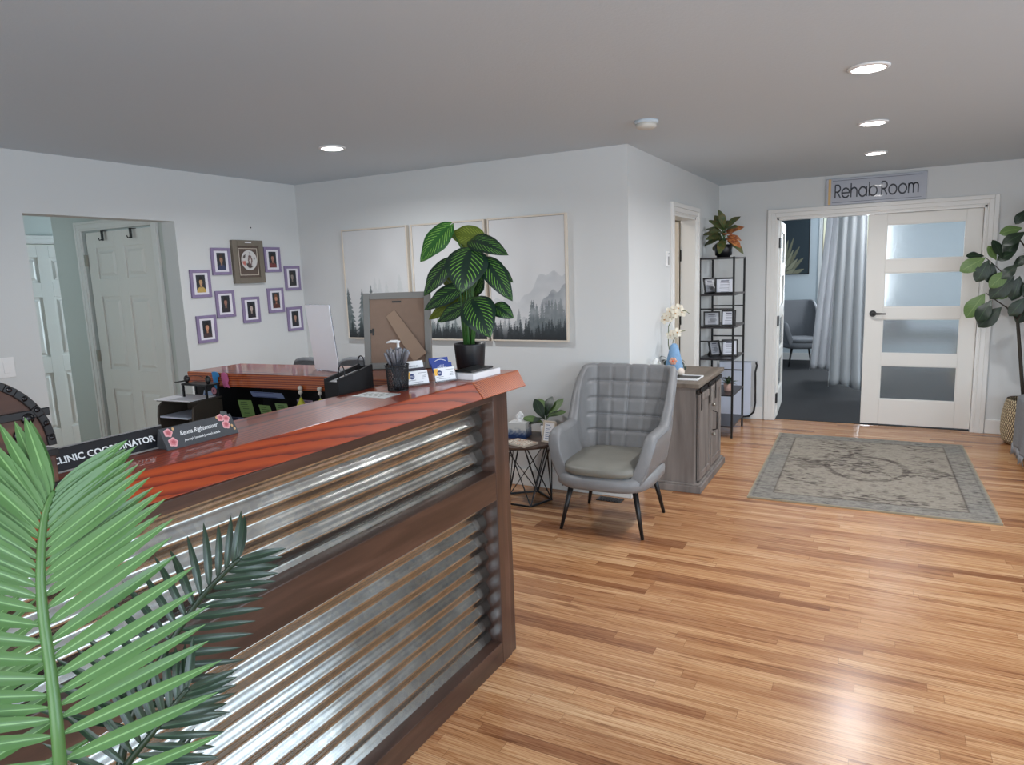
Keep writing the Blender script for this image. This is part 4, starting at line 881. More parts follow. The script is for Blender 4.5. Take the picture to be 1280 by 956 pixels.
Mgb = pm('taupe_frame', (118, 110, 98), .6, noise=.1, nscale=30)
for q in ((-w_/2, -w_/2+e, -h_/2, h_/2), (w_/2-e, w_/2, -h_/2, h_/2), (-w_/2+e, w_/2-e, -h_/2, -h_/2+e), (-w_/2+e, w_/2-e, h_/2-e, h_/2)): mb.box(0, dp, q[0], q[1], q[2], q[3])
mb.build('frame', Mgb, t_, .003)
MB().box(0, .018, -w_/2+e, w_/2-e, -h_/2+e, h_/2-e).build('mount', pm('brown_mount', (96, 82, 74), .7), t_)
mb = MB()
for q in ((-.092, -.088, -.105, .105), (.088, .092, -.105, .105), (-.088, .088, -.105, -.101), (-.088, .088, .101, .105)): mb.box(.018, .022, q[0], q[1], q[2], q[3])
mb.build('fillet', 'champ', t_)
def platefn(U, V):
    x = U-.5; y = V-.5; r = np.hypot(x, y); c = np.ones(U.shape+(3,))*np.array([206, 204, 202.]); n_ = vnoise(U, V, 7, 7, 61)
    c[(n_ > .62) & (r < .40)] = (70, 60, 58); c[((x-.08)/.13)**2+((y)/.26)**2 < 1] = (104, 76, 74); c[((x-.08)/.05)**2+((y+.02)/.16)**2 < 1] = (214, 210, 206); c[((x+.30)/.10)**2+((y+.12)/.12)**2 < 1] = (190, 110, 100)
    return c
U_ = 28; mb = MB(); cols = []
for i in range(13):
    for k in range(U_):
        r_ = i/12; a = 2*PI*k/U_; mb.v.append((.024-.006*r_*r_*0+.004*(r_**4), .078*r_*math.cos(a), .012+.078*r_*math.sin(a))); cols.append((.5+.48*r_*math.cos(a), .5+.48*r_*math.sin(a)))
for i in range(12):
    for k in range(U_): mb.face([i*U_+k, i*U_+(k+1) % U_, (i+1)*U_+(k+1) % U_, (i+1)*U_+k], 0, None, True)
cu = np.array(cols); mb.build('round_plate', 'artgloss', t_, col=platefn(cu[:, 0], cu[:, 1])/255.)
MB().box(.03, .034, -.03, .03, .145, .155).build('label_strip', 'paper', t_)
t_ = thing('wall_nail', 'tiny dark nail in the left wall above the grey box frame', 'nail', (LX, 4.0, 2.03)); MB().ball((.004, 0, 0), .006, 8, 6).build('head', 'black', t_)
MB().tube([(-.02, 0, 0), (.003, 0, 0)], .0015, 6).build('shank', 'black', t_)
def switchplate(label, loc, rz, gang=1):
    t_ = thing('light_switch', label, 'light switch', loc, rz); MB().box(0, .006, -.035*gang-.01, .035*gang+.01, -.058, .058).build('cover_plate', 'white', t_, .002)
    for g in range(gang): c_ = (g-(gang-1)/2)*.046; MB().box(.006, .010, c_-.016, c_+.016, -.032, .032).build('rocker', 'white', t_, .002)
switchplate('white light switch on the left wall beside the opening', (LX, 2.125, 1.165), 0, 1)
# thermostat on right wall
t_ = thing('thermostat', 'small white and grey wall control beside the side door', 'thermostat', (RX, 5.46, 1.665)); MB().box(0, .012, -.035, .035, -.06, .06).build('body', 'white', t_, .003); MB().box(.012, .014, .0, .028, -.045, .02).build('display', 'silver', t_)
MB().ball((.013, .014, .04), .005, 8, 6).build('button', 'black', t_)
# dark plates on side room door edge
for z_ in (1.70, 1.12): MB().box(-1.632, -1.622, DY1-.028, DY1-.018, z_-.05, z_+.05).build('hinge', 'black', d5)
# ------------------------------------------------------------------ room sign
sg = thing('room_sign', 'glossy grey sign reading Rehab Room above the double door', 'sign', (-.083, RY, 2.25)); 
M['signface'] = pm('sign_face', (168, 172, 184), .3, coat=1, cr=.03, spec=.8)
MB().box(-.415, .415, -.022, 0, -.122, .122).build('board', 'signface', sg, .002)
MB().box(-.395, -.372, -.0235, -.022, -.118, .118).build('gold_stripe', pm('sign_gold', (214, 178, 120), .4, coat=1), sg)
mb = MB(); mb.box(-.36, .375, -.0235, -.022, .098, .102); mb.box(-.36, .375, -.0235, -.022, -.102, -.098); mb.build('rule_line', pm('sign_rule', (96, 98, 110), .4), sg)
def stroke_text(word, x, h, wt, T):
    mb = MB(); r = h*.36; xh = 2*r
    def path(P_):
        n_ = len(P_)
        for i in range(n_-1):
            a = Vector((*P_[i], 0)); b_ = Vector((*P_[i+1], 0)); d = (b_-a).normalized(); nn = Vector((-d.y, d.x, 0))*wt/2; e_ = d*wt*.12
            q_ = [a-nn-e_, b_-nn+e_, b_+nn+e_, a+nn-e_]; mb.prism([T @ v_ for v_ in q_], [T @ (v_+Vector((0, 0, .0008))) for v_ in q_])
    arc = lambda cx, cy, r, a0, a1, n=18: [(cx+r*math.cos(rad(a0+(a1-a0)*i/n)), cy+r*math.sin(rad(a0+(a1-a0)*i/n))) for i in range(n+1)]
    for c in word:
        if c == 'R': rb = h*.27; path([(x, 0), (x, h)]); path([(x, h)]+[(x+h*.22, h)]+arc(x+h*.22, h-rb, rb, 90, -90, 14)+[(x, h-2*rb)]); path([(x+h*.2, h-2*rb), (x+h*.52, 0)]); x += h*.66
        elif c == 'e': path(arc(x+r, r, r, -35, -360, 28)+[(x, r)]); x += 2*r+h*.16
        elif c == 'o': path(arc(x+r, r, r, 0, 360, 30)); x += 2*r+h*.18
        elif c == 'a': path(arc(x+r, r, r, 0, 360, 30)); path([(x+2*r, 0), (x+2*r, xh)]); x += 2*r+h*.26
        elif c == 'b': path(arc(x+r, r, r, 0, 360, 30)); path([(x, 0), (x, h*1.06)]); x += 2*r+h*.18
        elif c == 'h': q = r*.78; path([(x, 0), (x, h*1.06)]); path([(x, r*1.1)]+arc(x+q, xh-q, q, 180, 0, 14)+[(x+2*q, 0)]); x += 2*q+h*.20
        elif c == 'm': q = r*.60; path([(x, 0), (x, xh)]); path([(x, r*1.1)]+arc(x+q, xh-q, q, 180, 0, 12)+[(x+2*q, 0)]); path([(x+2*q, r*1.1)]+arc(x+3*q, xh-q, q, 180, 0, 12)+[(x+4*q, 0)]); x += 4*q+h*.2
        else: x += h*.26
    return mb, x
mb, xe = stroke_text('Rehab Room', 0, .118, .0145, frame_T((0, -.0223, -.058), (1, 0, 0), (0, 0, 1)))
k_ = .70/xe; mb.v = [((v_[0])*k_-.335, v_[1], v_[2]) for v_ in mb.v]
mb.build('lettering', pm('sign_ink', (58, 62, 74), .4, coat=1), sg)
# ------------------------------------------------------------------ armchair
def shell_chair(name, label, loc, rz, s_=1.0, mat='leather', seatmat='seatlea', quilt=True, arm=.60, top=1.0, parts_leg=True, sc=1.0):
    t_ = thing(name, label, 'armchair', loc, rz)
    hw, dpt, zb = .295*sc, .55*sc, .29
    def plan(s, z):
        # s in [0,1] : left arm front -> back -> right arm front. returns point on U
        yb = .22*sc; yf = yb-dpt; r_ = .14*sc; Ls = dpt-r_; La = PI*r_/2; Lb = 2*(hw-r_); tot = 2*Ls+2*La+Lb; d = s*tot
        if d < Ls: x, y, nx, ny = -hw, yf+d, -1, 0
        elif d < Ls+La: a = (d-Ls)/r_; x, y = -hw+r_-r_*math.cos(a), yb-r_+r_*math.sin(a); nx, ny = -math.cos(a), math.sin(a)
        elif d < Ls+La+Lb: x, y, nx, ny = -hw+r_+(d-Ls-La), yb, 0, 1
        elif d < Ls+2*La+Lb: a = (d-Ls-La-Lb)/r_; x, y = hw-r_+r_*math.sin(a), yb-r_+r_*math.cos(a); nx, ny = math.sin(a), math.cos(a)
        else: x, y, nx, ny = hw, yb-r_-(d-Ls-2*La-Lb), 1, 0
        return x, y, nx, ny
    def sm(a, b_, x): x = max(0, min(1, (x-a)/(b_-a))); return x*x*(3-2*x)
    def htop(s):
        q = min(s, 1-s)   # 0 at arm tips
        f_ = max(0., min(1., q/.075)); armh = zb+.03+(arm-zb-.03)*(1-(1-f_)**3.2)**(1/2.2); return armh+(top-armh)*sm(.22, .33, q)
    def P_(s, v, off):
        x, y, nx, ny = plan(s, 0); h = htop(s); z = zb+(h-zb)*v; q = min(s, 1-s); bk = sm(.20, .36, q)
        up_ = max(0, z-.42); y += bk*up_*.30; x *= 1+.17*up_*bk/.58+.03; x += nx*(.045*(1-bk)*sm(.35, .62, z)); tuck = (1-sm(.27, .42, z))*.065+.03*(1-bk); x -= nx*tuck; y -= ny*tuck*1.2
        return Vector((x+nx*off, y+ny*off, z))
    th = .034; NU, NV = 130, 22; grooves_s = (.37, .435, .50, .565, .63); grooves_z = (.53, .635, .74, .85)
    def inner(s, v):
        g = -.020*(1-sm(.20, .30, min(s, 1-s)))
        if quilt:
            z = zb+(htop(s)-zb)*v
            if .32 < s < .68:
                for gs in grooves_s: g += .013*math.exp(-((s-gs)/.005)**2)
                for gz in grooves_z: g += .013*math.exp(-((z-gz)/.009)**2)
            elif .2 < s < .8: g += .0
        return P_(s, v, -th+g*1.0)
    NU2, NV2 = (150, 70) if quilt else (60, 20)
    R = []
    mb = MB(); mb.grid(lambda u, v: inner(u, v), NU2, NV2, uv=False); mb.grid(lambda u, v: P_(1-u, v, th*.6), NU, NV, uv=False)
    # rounded rim along the top and fronts
    def rim(path_out, path_in, n=6):
        def f(u, v):
            o_, i_, up_ = path_out(u), path_in(u), None; c_ = (o_+i_)/2; h = (o_-i_)*.5; a = PI*v; w_ = upv(u); return c_+h*math.cos(a)+w_*(h.length*.9)*math.sin(a)
        return f
    upv = lambda u: Vector((0, 0, 1))
    mb.grid(rim(lambda u: P_(u, 1, th*.6), lambda u: inner(u, 1)), NU2, 6, uv=False)
    mb.build('backrest', mat, t_)
    if quilt:
        ln = MB()
        ln.tube([P_(i/60, 1, th*.6)+Vector((0, 0, .003)) for i in range(61)], .0028, 6); ln.build('piping', pm('grey_piping', (124, 126, 130), .5), t_)
        ln = MB(); vv = lambda s, z: (z-zb)/(htop(s)-zb)
        for gs in grooves_s: ln.tube([inner(gs, .32+.66*i/30)-Vector((0, .0015, 0)) for i in range(31)], .0016, 5)
        for gz in grooves_z: ln.tube([inner(.325+.35*i/50, vv(.325+.35*i/50, gz))-Vector((0, .0015, 0)) for i in range(51)], .0016, 5)
        ln.build('seam', pm('seam_thread', (150, 152, 156), .6), t_)
    # seat cushion: superellipse pads
    def pad(z0, z1, x_, y0, y1, bulge, mt, nm, lip=0):
        m_ = MB(); Rr = []
        N_ = 40; cy_ = (y0+y1)/2; ry = (y1-y0)/2
        for (zz, k) in ((z0, .80), (z0+.008, .93), (z0+(z1-z0)*.3, 1.0), (z0+(z1-z0)*.7, 1.0), (z1-.012, .955), (z1-.003, .86), (z1+.004, .6), (z1+.006, .2)):
            ring = []
            for j in range(N_):
                a = 2*PI*j/N_; ca, sa = math.cos(a), math.sin(a); e_ = .5; ring.append((x_*k*math.copysign(abs(ca)**e_, ca), cy_+ry*k*math.copysign(abs(sa)**e_, sa)-(bulge*(1-abs(ca)**2) if sa < 0 else 0), zz))
            Rr.append(ring)
        m_.ringsurf(Rr); return m_.build(nm, mt, t_)
    pad(.285, .385, .305*sc, -.36*sc, .23*sc, .03, mat, 'seat_base'); pad(.37, .445, .255*sc, -.355*sc, .2*sc, .03, seatmat, 'seat')
    for sx_ in (-1, 1):
        for (yy, ye) in ((-.25*sc, -.30*sc), (.16*sc, .21*sc)):
            MB().tube([(sx_*.20*sc, yy, .30), (sx_*.262*sc, ye, 0)], [.019, .010], 12).build('leg', 'black', t_)
    return t_
shell_chair('wingback_armchair', 'grey leather quilted wingback armchair with black tapered legs against the back wall', (-1.462, 4.10, 0), rad(1.5), top=.94, arm=.605)
# ------------------------------------------------------------------ side table and its things
tb = thing('side_table', 'round brown side table on a black geometric wire base beside the armchair', 'side table', (-2.17, 4.215, 0))
zt = .445; MB().lathe([(.235, 0), (.24, .006), (.24, .018), (.236, .022)], c=(0, 0, zt-.022), n=48).build('tabletop', 'brownwood', tb)
mb = MB(); A = [(.18*math.cos(2*PI*k/5+.3), .18*math.sin(2*PI*k/5+.3), .008) for k in range(5)]; B = [(.215*math.cos(2*PI*(k+.5)/5+.3), .215*math.sin(2*PI*(k+.5)/5+.3), zt-.03) for k in range(5)]
Cm = [(.13*math.cos(2*PI*(k+.5)/5+.3), .13*math.sin(2*PI*(k+.5)/5+.3), .2) for k in range(0)]
for k in range(5):
    mb.bar(A[k], A[(k+1) % 5], .011); mb.bar(B[k], B[(k+1) % 5], .008); mb.bar(A[k], B[k], .008); mb.bar(A[k], B[(k-1) % 5], .008)
    mb.bar(A[k], (B[(k+1) % 5][0]*.8, B[(k+1) % 5][1]*.8, zt-.03), .006)
mb.build('wire_base', 'black', tb)
def ombre(U, V):
    n = vnoise(U, V, 12, 12, 9); k = np.clip((.62-V)*2.2+(n-.5)*.7, 0, 1)[..., None]; return np.array([206, 208, 206.])*(1-k)+np.array([40, 62, 106.])*k
tbx = thing('tissue_box', 'white tissue box cover fading to speckled blue at its foot, on the side table', 'tissue box', (-2.235, 4.27, zt), rad(8))
for k in range(4):
    Tk = Matrix.Rotation(k*PI/2, 4, 'Z') @ frame_T((0, -.066, .056), (1, 0, 0), (0, 0, 1)); picture('side_panel', Tk, .132, .112, 24, 24, ombre, 'artgloss', tbx)
MB().box(-.065, .065, -.065, .065, .002, .110).build('cover', pm('cover_white', (206, 206, 204), .4), tbx, .001)
def tissue(parent, z, s_=1):
    mb = MB(); mb.grid(lambda u, v: ((u-.5)*.07*s_*(1-.4*v)+.008*math.sin(v*7+u*3), (.012*math.sin(u*9+1)+.01*(v))*s_, z+v*.075*s_*(1-.35*abs(u-.45)*1.5)), 14, 10, uv=False); return mb.build('tissue', 'white', parent, solid=.001)
tissue(tbx, .11)
bk = tag(MB().box(-.10, .10, -.07, .07, 0, .014).build('coaster_book', pm('book_cover', (196, 186, 172), .5), bevel=.002), 'cream patterned book lying on the side table edge', 'book'); bk.location = (-2.13, 4.075, zt); bk.rotation_euler = (0, 0, rad(-18))
def bfn(U, V):
    n = vnoise(U, V, 14, 9, 71); c = np.ones(U.shape+(3,))*np.array([204, 196, 182.]); c[(np.abs(n-.5) < .07)] = (96, 72, 58); c[(n > .78)] = (178, 120, 90); c[(U < .04) | (U > .96) | (V < .05) | (V > .95)] = (150, 140, 128); return c
picture('cover_print', frame_T((0, 0, .0145), (1, 0, 0), (0, 1, 0)), .196, .136, 50, 36, bfn, 'art', bk)
pp = thing('potted_plant', 'small fiddle-leaf plant in a white pot on the side table', 'potted plant', (-2.06, 4.34, zt)); MB().lathe([(.034, 0), (.036, .003), (.042, .085), (.038, .085), (.037, .075)], n=24).build('pot', 'white', pp)
MB().lathe([(.0368, .072), (.0368, .076), (.01, .078)], n=20).build('soil', 'soil', pp)
for i, (ax_, el, L_) in enumerate(((200, 25, .17), (170, 8, .16), (240, 55, .17), (20, 62, .19), (100, 60, .16), (300, 35, .14), (350, 35, .15), (215, -2, .13), (60, 75, .14), (140, 50, .15))):
    a = rad(ax_); e = rad(el); d = Vector((math.cos(a)*math.cos(e), math.sin(a)*math.cos(e)*.6, math.sin(e))); b0 = Vector((0, 0, .09+.006*i)); mb = MB()
    mb.leaf(b0+d*.02, d, Vector((0, -.4, 1)) if el < 50 else Vector((-d.x, -1, .3)), L_, .075, droop=.6, fold=.1, shape=(.6, .8), nu=10, nv=4, curl=.1); mb.tube([(0, 0, .075), b0, b0+d*.03], .002, 6, mi=1); mb.build('leaf', [('fid', 'fidl')[i % 3 == 0], 'stem'], pp)
pf = thing('photo_frame', 'small white-framed lettered card leaning on the side table beside the armchair', 'photo frame', (-1.965, 4.16, zt), rad(-12)); T = frame_T((0, 0, .002), (1, 0, .0), (0, .22, 1))
mb = MB(); w_, h_, e = .105, .15, .012
for q in ((-w_/2, -w_/2+e, 0, h_), (w_/2-e, w_/2, 0, h_), (-w_/2+e, w_/2-e, 0, e), (-w_/2+e, w_/2-e, h_-e, h_)): mb.box(q[0], q[1], q[2], q[3], -.006, .006, T=T)
mb.build('frame', pm('brass_white', (196, 184, 168), .4), pf, .001); MB().box(-w_/2+e, w_/2-e, e, h_-e, -.004, .002, T=T).build('card', 'paper', pf)
mb = MB()
for k in range(8): mb.box(-.028, -.028+.03+.02*random.random(), h_-.032-k*.013, h_-.028-k*.013, .0022, .0028, T=T)
mb.build('print', pm('blue_ink', (90, 110, 150), .6), pf); MB().box(-.02, .02, .0, .1, -.05, -.047, T=T).build('easel_leg', 'blackmat', pf)
# floor register
fv = thing('floor_vent', 'small black metal floor register behind the armchair', 'vent', (-1.62, 4.43, 0)); MB().box(-.09, .09, -.045, .045, .0, .004).build('flange', 'black', fv, .001)
mb = MB()
for k in range(8): mb.box(-.08+k*.02, -.07+k*.02, -.035, .035, .004, .007)
mb.build('louvre', pm('register_black', (34, 34, 38), .4), fv)
# ------------------------------------------------------------------ sideboard cabinet
cb = thing('sideboard_cabinet', 'weathered grey wood cabinet with a sliding barn door against the right wall', 'cabinet', (-1.5, 4.80, 0)); Ly, Dx, Hc = .84, .385, .79
MB().box(.02, Dx, .0, Ly, .06, Hc-.03).build('body', 'gw', cb, .002)
MB().box(.0, Dx+.03, -.02, Ly+.02, Hc-.03, Hc).build('top', 'gwtop', cb, .003)
MB().box(.0, Dx+.045, -.02, Ly+.02, 0, .05).box(.0, Dx+.03, -.012, Ly+.012, .05, .065).build('plinth', 'gw', cb, .004)
def shaker(name, y0, y1, z0, z1, parent, dx=0):
    mb = MB(); x0 = Dx+dx; e = .05; mb.box(x0, x0+.010, y0, y1, z0, z1)
    for q in ((y0, y0+e, z0, z1), (y1-e, y1, z0, z1), (y0+e, y1-e, z0, z0+e), (y0+e, y1-e, z1-e, z1)): mb.box(x0+.010, x0+.018, *q)
    return mb.build(name, 'gw', parent, .0015)
dr_ = shaker('door', .03, .40, .08, Hc-.09, cb, .006)
dr2 = shaker('door', .44, .80, .08, Hc-.09, cb, .001)
Mrail = pm('bronze_metal', (40, 34, 32), .4, .5)
MB().box(Dx+.01, Dx+.018, .0, Ly, Hc-.075, Hc-.05).build('slide_rail', Mrail, cb)
for y_ in (.08, .35):
    MB().box(Dx+.026, Dx+.030, y_-.012, y_+.012, Hc-.20, Hc-.05).build('hanger_strap', Mrail, dr_); mb = MB(); mb.ringsurf([[(Dx+x0, y_+.02*math.cos(a), Hc-.062+.02*math.sin(a)) for a in [2*PI*k/16 for k in range(16)]] for x0 in (.018, .03)]); mb.build('roller', Mrail, dr_)
for y_ in (.58,):
    MB().box(Dx+.021, Dx+.024, y_-.012, y_+.012, Hc-.20, Hc-.06).build('hanger_strap', Mrail, dr2)
MB().tube([(Dx+.024, .47, .36), (Dx+.055, .47, .37), (Dx+.055, .47, .50), (Dx+.024, .47, .51)], .005, 8).build('handle', Mrail, dr2)
for z_ in (.33, .56): MB().ball((Dx+.035, .46, z_), .013, 10, 8).tube([(Dx+.019, .46, z_), (Dx+.032, .46, z_)], .005, 8).build('knob', 'chrome', dr2)
CT = Hc
tt = thing('serving_tray', 'flat white-rimmed dark tray on the near end of the grey cabinet', 'tray', (-1.235, 5.03, CT), 0)
MB().box(-.12, .10, -.09, .09, 0, .006).build('base', 'black', tt); mb = MB()
for q in ((-.125, .105, -.095, -.087), (-.125, .105, .087, .095), (-.125, -.117, -.087, .087), (.097, .105, -.087, .087)): mb.box(q[0], q[1], q[2], q[3], 0, .012)
mb.build('rim', 'white', tt, .002)
# gnome-like cone figure
gn = thing('fabric_gnome', 'pale blue cone-hatted fabric gnome with a coral flower on the grey cabinet', 'figurine', (-1.36, 5.16, CT))
MB().lathe([(.055, .02), (.068, .045), (.062, .09), (.05, .14), (.038, .19), (.028, .225), (.012, .24)], n=24).build('hat', pm('blue_felt', (124, 160, 196), .9, noise=.2, nscale=30), gn)
Mfl = pm('cream_fleece', (226, 212, 200), .95, bump=.5, bscale=200); MB().ball((.055, -.03, .03), .032, 14, 10).build('foot', Mfl, gn); MB().ball((-.045, -.035, .025), .028, 14, 10).build('foot', Mfl, gn)
MB().lathe([(.05, .0), (.06, .01), (.058, .03)], n=20).build('body', pm('cream_body', (220, 216, 208), .9), gn)
mb = MB()
for k in range(6): mb.ball((.01+.018*math.cos(k*PI/3), -.066, .115+.018*math.sin(k*PI/3)), .012, 8, 6, sc=(1, .4, 1))
mb.build('flower', pm('coral_flower', (226, 170, 150), .8), gn); MB().ball((.01, -.07, .115), .009, 8, 6).build('flower_centre', pm('flower_centre', (220, 110, 80), .8), gn)
# white orchid
oc = thing('potted_orchid', 'white artificial orchid on an arching stem in a pale pot on the grey cabinet', 'potted orchid', (-1.42, 5.30, CT)); MB().lathe([(.035, 0), (.045, .05), (.05, .10), (.045, .10), (.04, .09)], n=24).build('pot', pm('pale_pot', (204, 206, 200), .5), oc)
st_ = [(0, 0, .09), (-.02, -.01, .22), (-.015, -.02, .36), (.03, -.03, .45), (.08, -.05, .485), (.13, -.07, .48), (.16, -.08, .46)]
MB().tube(st_, [.0035]*4+[.003, .0025, .002], 7).build('stem', pm('olive_stem', (80, 96, 50), .5), oc); MB().tube([(.0, 0, .1), (.02, -.02, .25), (.07, -.04, .32), (.12, -.05, .33)], .0028, 7).build('stem', pm('olive_stem2', (90, 96, 56), .5), oc)
Mor = pm('orchid_petal', (232, 224, 206), .6); Moc = pm('orchid_lip', (196, 150, 90), .6)
bl = [(-.03, -.02, .44), (.0, -.035, .475), (.035, -.045, .49), (.07, -.05, .50), (.10, -.06, .47), (.0, -.03, .43), (-.05, -.01, .41), (.03, -.03, .30), (.06, -.045, .315), (.0, -.02, .29), (.05, -.06, .46)]
for i, c_ in enumerate(bl):
    mb = MB()
    for k in range(5):
        a = 2*PI*k/5+i; d = Vector((math.cos(a), -.15, math.sin(a))); mb.leaf(Vector(c_)+d*.003, d, Vector((.3, -1, .1)), .036, .028, droop=.5, fold=.1, shape=(.55, .7), nu=6, nv=4)
    mb.ball((c_[0], c_[1]-.008, c_[2]), .006, 7, 5, mi=1); mb.build('bloom', [Mor, Moc], oc)
mb = MB()
for a_, e_, L_ in ((200, 50, .17), (150, 25, .14), (340, 20, .16), (20, 35, .12), (260, 30, .12)): a = rad(a_); e = rad(e_); d = Vector((math.cos(a)*math.cos(e), math.sin(a)*math.cos(e), math.sin(e))); MB().leaf((d.x*.01, d.y*.01, .09), d, (0, 0, 1), L_, .045, droop=1.6, fold=.15, shape=(.6, .7), nu=12, nv=4).build('leaf', pm('orchid_leaf', (26, 44, 36), .35), oc)
# green tissue box
gt = thing('tissue_box', 'green pearl-dotted tissue box with a white tissue on the grey cabinet', 'tissue box', (-1.425, 4.885, CT), rad(10)); MB().box(-.06, .06, -.06, .06, 0, .07).build('box', pm('pearl_green', (124, 150, 70), .5), gt, .006)
mb = MB()
for k in range(5):
    for j in range(3): mb.ball((-.048+.024*k, -.061, .014+.022*j), .008, 8, 6)
    for j in range(2): mb.ball((-.048+.024*k, -.04+.07*j, .071), .008, 8, 6)
    for j in range(3): mb.ball((.061, -.048+.024*k, .014+.022*j), .008, 8, 6)
mb.build('pearl', pm('pearl_lime', (182, 204, 110), .3), gt); tissue(gt, .07, 1.3)
# ------------------------------------------------------------------ black shelving
sx0, sx1, sy0, sy1 = -1.485, -1.165, 6.50, 7.07
es = thing('etagere_shelf', 'tall narrow black metal shelf tower beside the glass door', 'shelf', (sx0, sy0, 0)); W2, D2 = sx1-sx0, sy1-sy0
zs = (.115, .41, .745, 1.04, 1.34, 1.672)
for a in (0, W2-.018):
    for b_ in (0, D2-.018): MB().box(a, a+.018, b_, b_+.018, 0, 1.675).build('post', 'black', es)
for i, z_ in enumerate(zs): MB().box(.002, W2-.002, .002, D2-.002, z_-.014, z_).build('shelf', pm('shelf_dark', (40, 38, 42), .35), es)
for z_ in (.56, .90, 1.20): MB().box(.018, W2-.018, D2-.014, D2-.004, z_, z_+.012).box(.018, W2-.018, .004, .014, z_+.0, z_+.012).build('cross_bar', 'black', es)
def certfn(sd_):
    def fn(U, V):
        c = np.ones(U.shape+(3,))*np.array([206, 210, 220.]); rows = (np.sin(V*46) > .35) & (np.abs(U-.5) < .36*(.6+.4*vnoise(U, V, 3, 9, sd_))) & (V < .8); c[rows] = (150, 154, 168); c[(V > .82) & (V < .9) & (np.abs(U-.5) < .25)] = (96, 100, 120)
        if sd_ % 2: c = c*.80; c[((U-.6)/.25)**2+((V-.4)/.2)**2 < 1] *= .8
        return c
    return fn
CF = [(-1.42, 6.66, 4, .12, .15, 35, 1, 'black certificate frame, left one on the upper shelf of the black tower'), (-1.27, 6.60, 4, .17, .15, 10, 2, 'wide black certificate frame, right one on the upper shelf of the black tower'),
      (-1.385, 6.60, 3, .15, .14, 15, 3, 'black frame with a photo, left one on the middle shelf of the black tower'), (-1.235, 6.62, 3, .13, .15, 8, 4, 'black certificate frame, right one on the middle shelf of the black tower'),
      (-1.385, 6.72, 2, .12, .15, 45, 5, 'black frame with a photo turned aside, left one on the lower shelf'), (-1.245, 6.74, 2, .15, .16, 12, 6, 'black certificate frame, right one on the lower shelf of the black tower')]
for (x_, y_, si, w_, h_, rz, sd_, lab) in CF:
    t_ = thing('certificate_frame', lab, 'picture frame', (x_, y_, zs[si]+.001), rad(rz), 'certificate frames on the black shelf'); T = frame_T((0, -.03, .002), (1, 0, 0), (0, .30, 1)); mb = MB(); e = .013
    for q in ((-w_/2, -w_/2+e, 0, h_), (w_/2-e, w_/2, 0, h_), (-w_/2+e, w_/2-e, 0, e), (-w_/2+e, w_/2-e, h_-e, h_)): mb.box(q[0], q[1], q[2], q[3], -.008, .008, T=T)
    mb.build('frame', 'black', t_, .001); MB().box(-w_/2+e, w_/2-e, e, h_-e, -.006, .001, T=T).build('backing', 'blackmat', t_)
    picture('certificate', T @ Matrix.Translation((0, h_/2, .002)), w_-2*e, h_-2*e, 30, 36, certfn(sd_), 'artgloss', t_)
    MB().prism([(-.025, .012, h_*.55), (.025, .012, h_*.55), (.025, .075, 0), (-.025, .075, 0)], [(-.025, .016, h_*.55), (.025, .016, h_*.55), (.025, .079, 0), (-.025, .079, 0)]).build('easel_leg', 'blackmat', t_)
# croton on top
cr_ = thing('potted_plant', 'red and green leafed plant in a fluted black pot on top of the black tower', 'potted plant', (-1.32, 6.78, zs[5]))
n = 24; R = []
for r_, z_ in ((.06, 0), (.06, .018), (.074, .022), (.080, .12), (.074, .12), (.070, .10)): R.append([(r_*(1+.035*(k % 2))*math.cos(2*PI*k/n), r_*(1+.035*(k % 2))*math.sin(2*PI*k/n), z_) for k in range(n)])
MB().ringsurf(R).build('pot', 'pot', cr_); MB().lathe([(.069, .098), (.069, .103), (.02, .108)], n=20).build('soil', 'soil', cr_)
random.seed(21)
for i in range(26):
    a = i*2.4; lv = i/25; e = rad(-10+70*lv+random.uniform(-12, 12)); d = Vector((math.cos(a)*math.cos(e), math.sin(a)*math.cos(e), math.sin(e))); b0 = Vector((d.x*.03, d.y*.03, .15+.13*lv)); L_ = random.uniform(.17, .23)*(1-.15*lv)
    mb = MB(); mb.leaf(b0, d, Vector((.3, -.8, 1)) if e < 1 else Vector((-d.x, -1-d.y, .5)), L_, .078, droop=.9, fold=.15, shape=(.5, .8), nu=10, nv=4, curl=.1, wave=.003); mb.tube([(0, 0, .10), (0, 0, .12+.10*lv), b0+d*.01], .0022, 6, mi=1)
    red = (math.cos(a) > .3 and i % 3 != 0); mb.build('leaf', ['cror' if red else 'cro', 'stem'], cr_)
# small succulent
sc_ = thing('potted_plant', 'small green succulent in a pink pot on the second shelf of the black tower', 'potted plant', (-1.25, 6.72, zs[1]+.0)); MB().lathe([(.032, 0), (.036, .003), (.043, .075), (.038, .075), (.036, .065)], n=24).build('pot', pm('pink_pot', (196, 160, 148), .6), sc_); MB().lathe([(.036, .062), (.036, .067), (.01, .07)], n=16).build('soil', 'soil', sc_)
random.seed(4)
for i in range(22):
    a = i*2.4; e = rad(5+75*i/22); d = Vector((math.cos(a)*math.cos(e), math.sin(a)*math.cos(e), math.sin(e))); MB().leaf((d.x*.006, d.y*.006, .072), d, (0, 0, 1), .08 if i != 3 else .14, .024, droop=.3, fold=.2, shape=(.5, .8), nu=6, nv=4).build('leaf', pm('succulent_green', (62, 84, 58), .5), sc_)
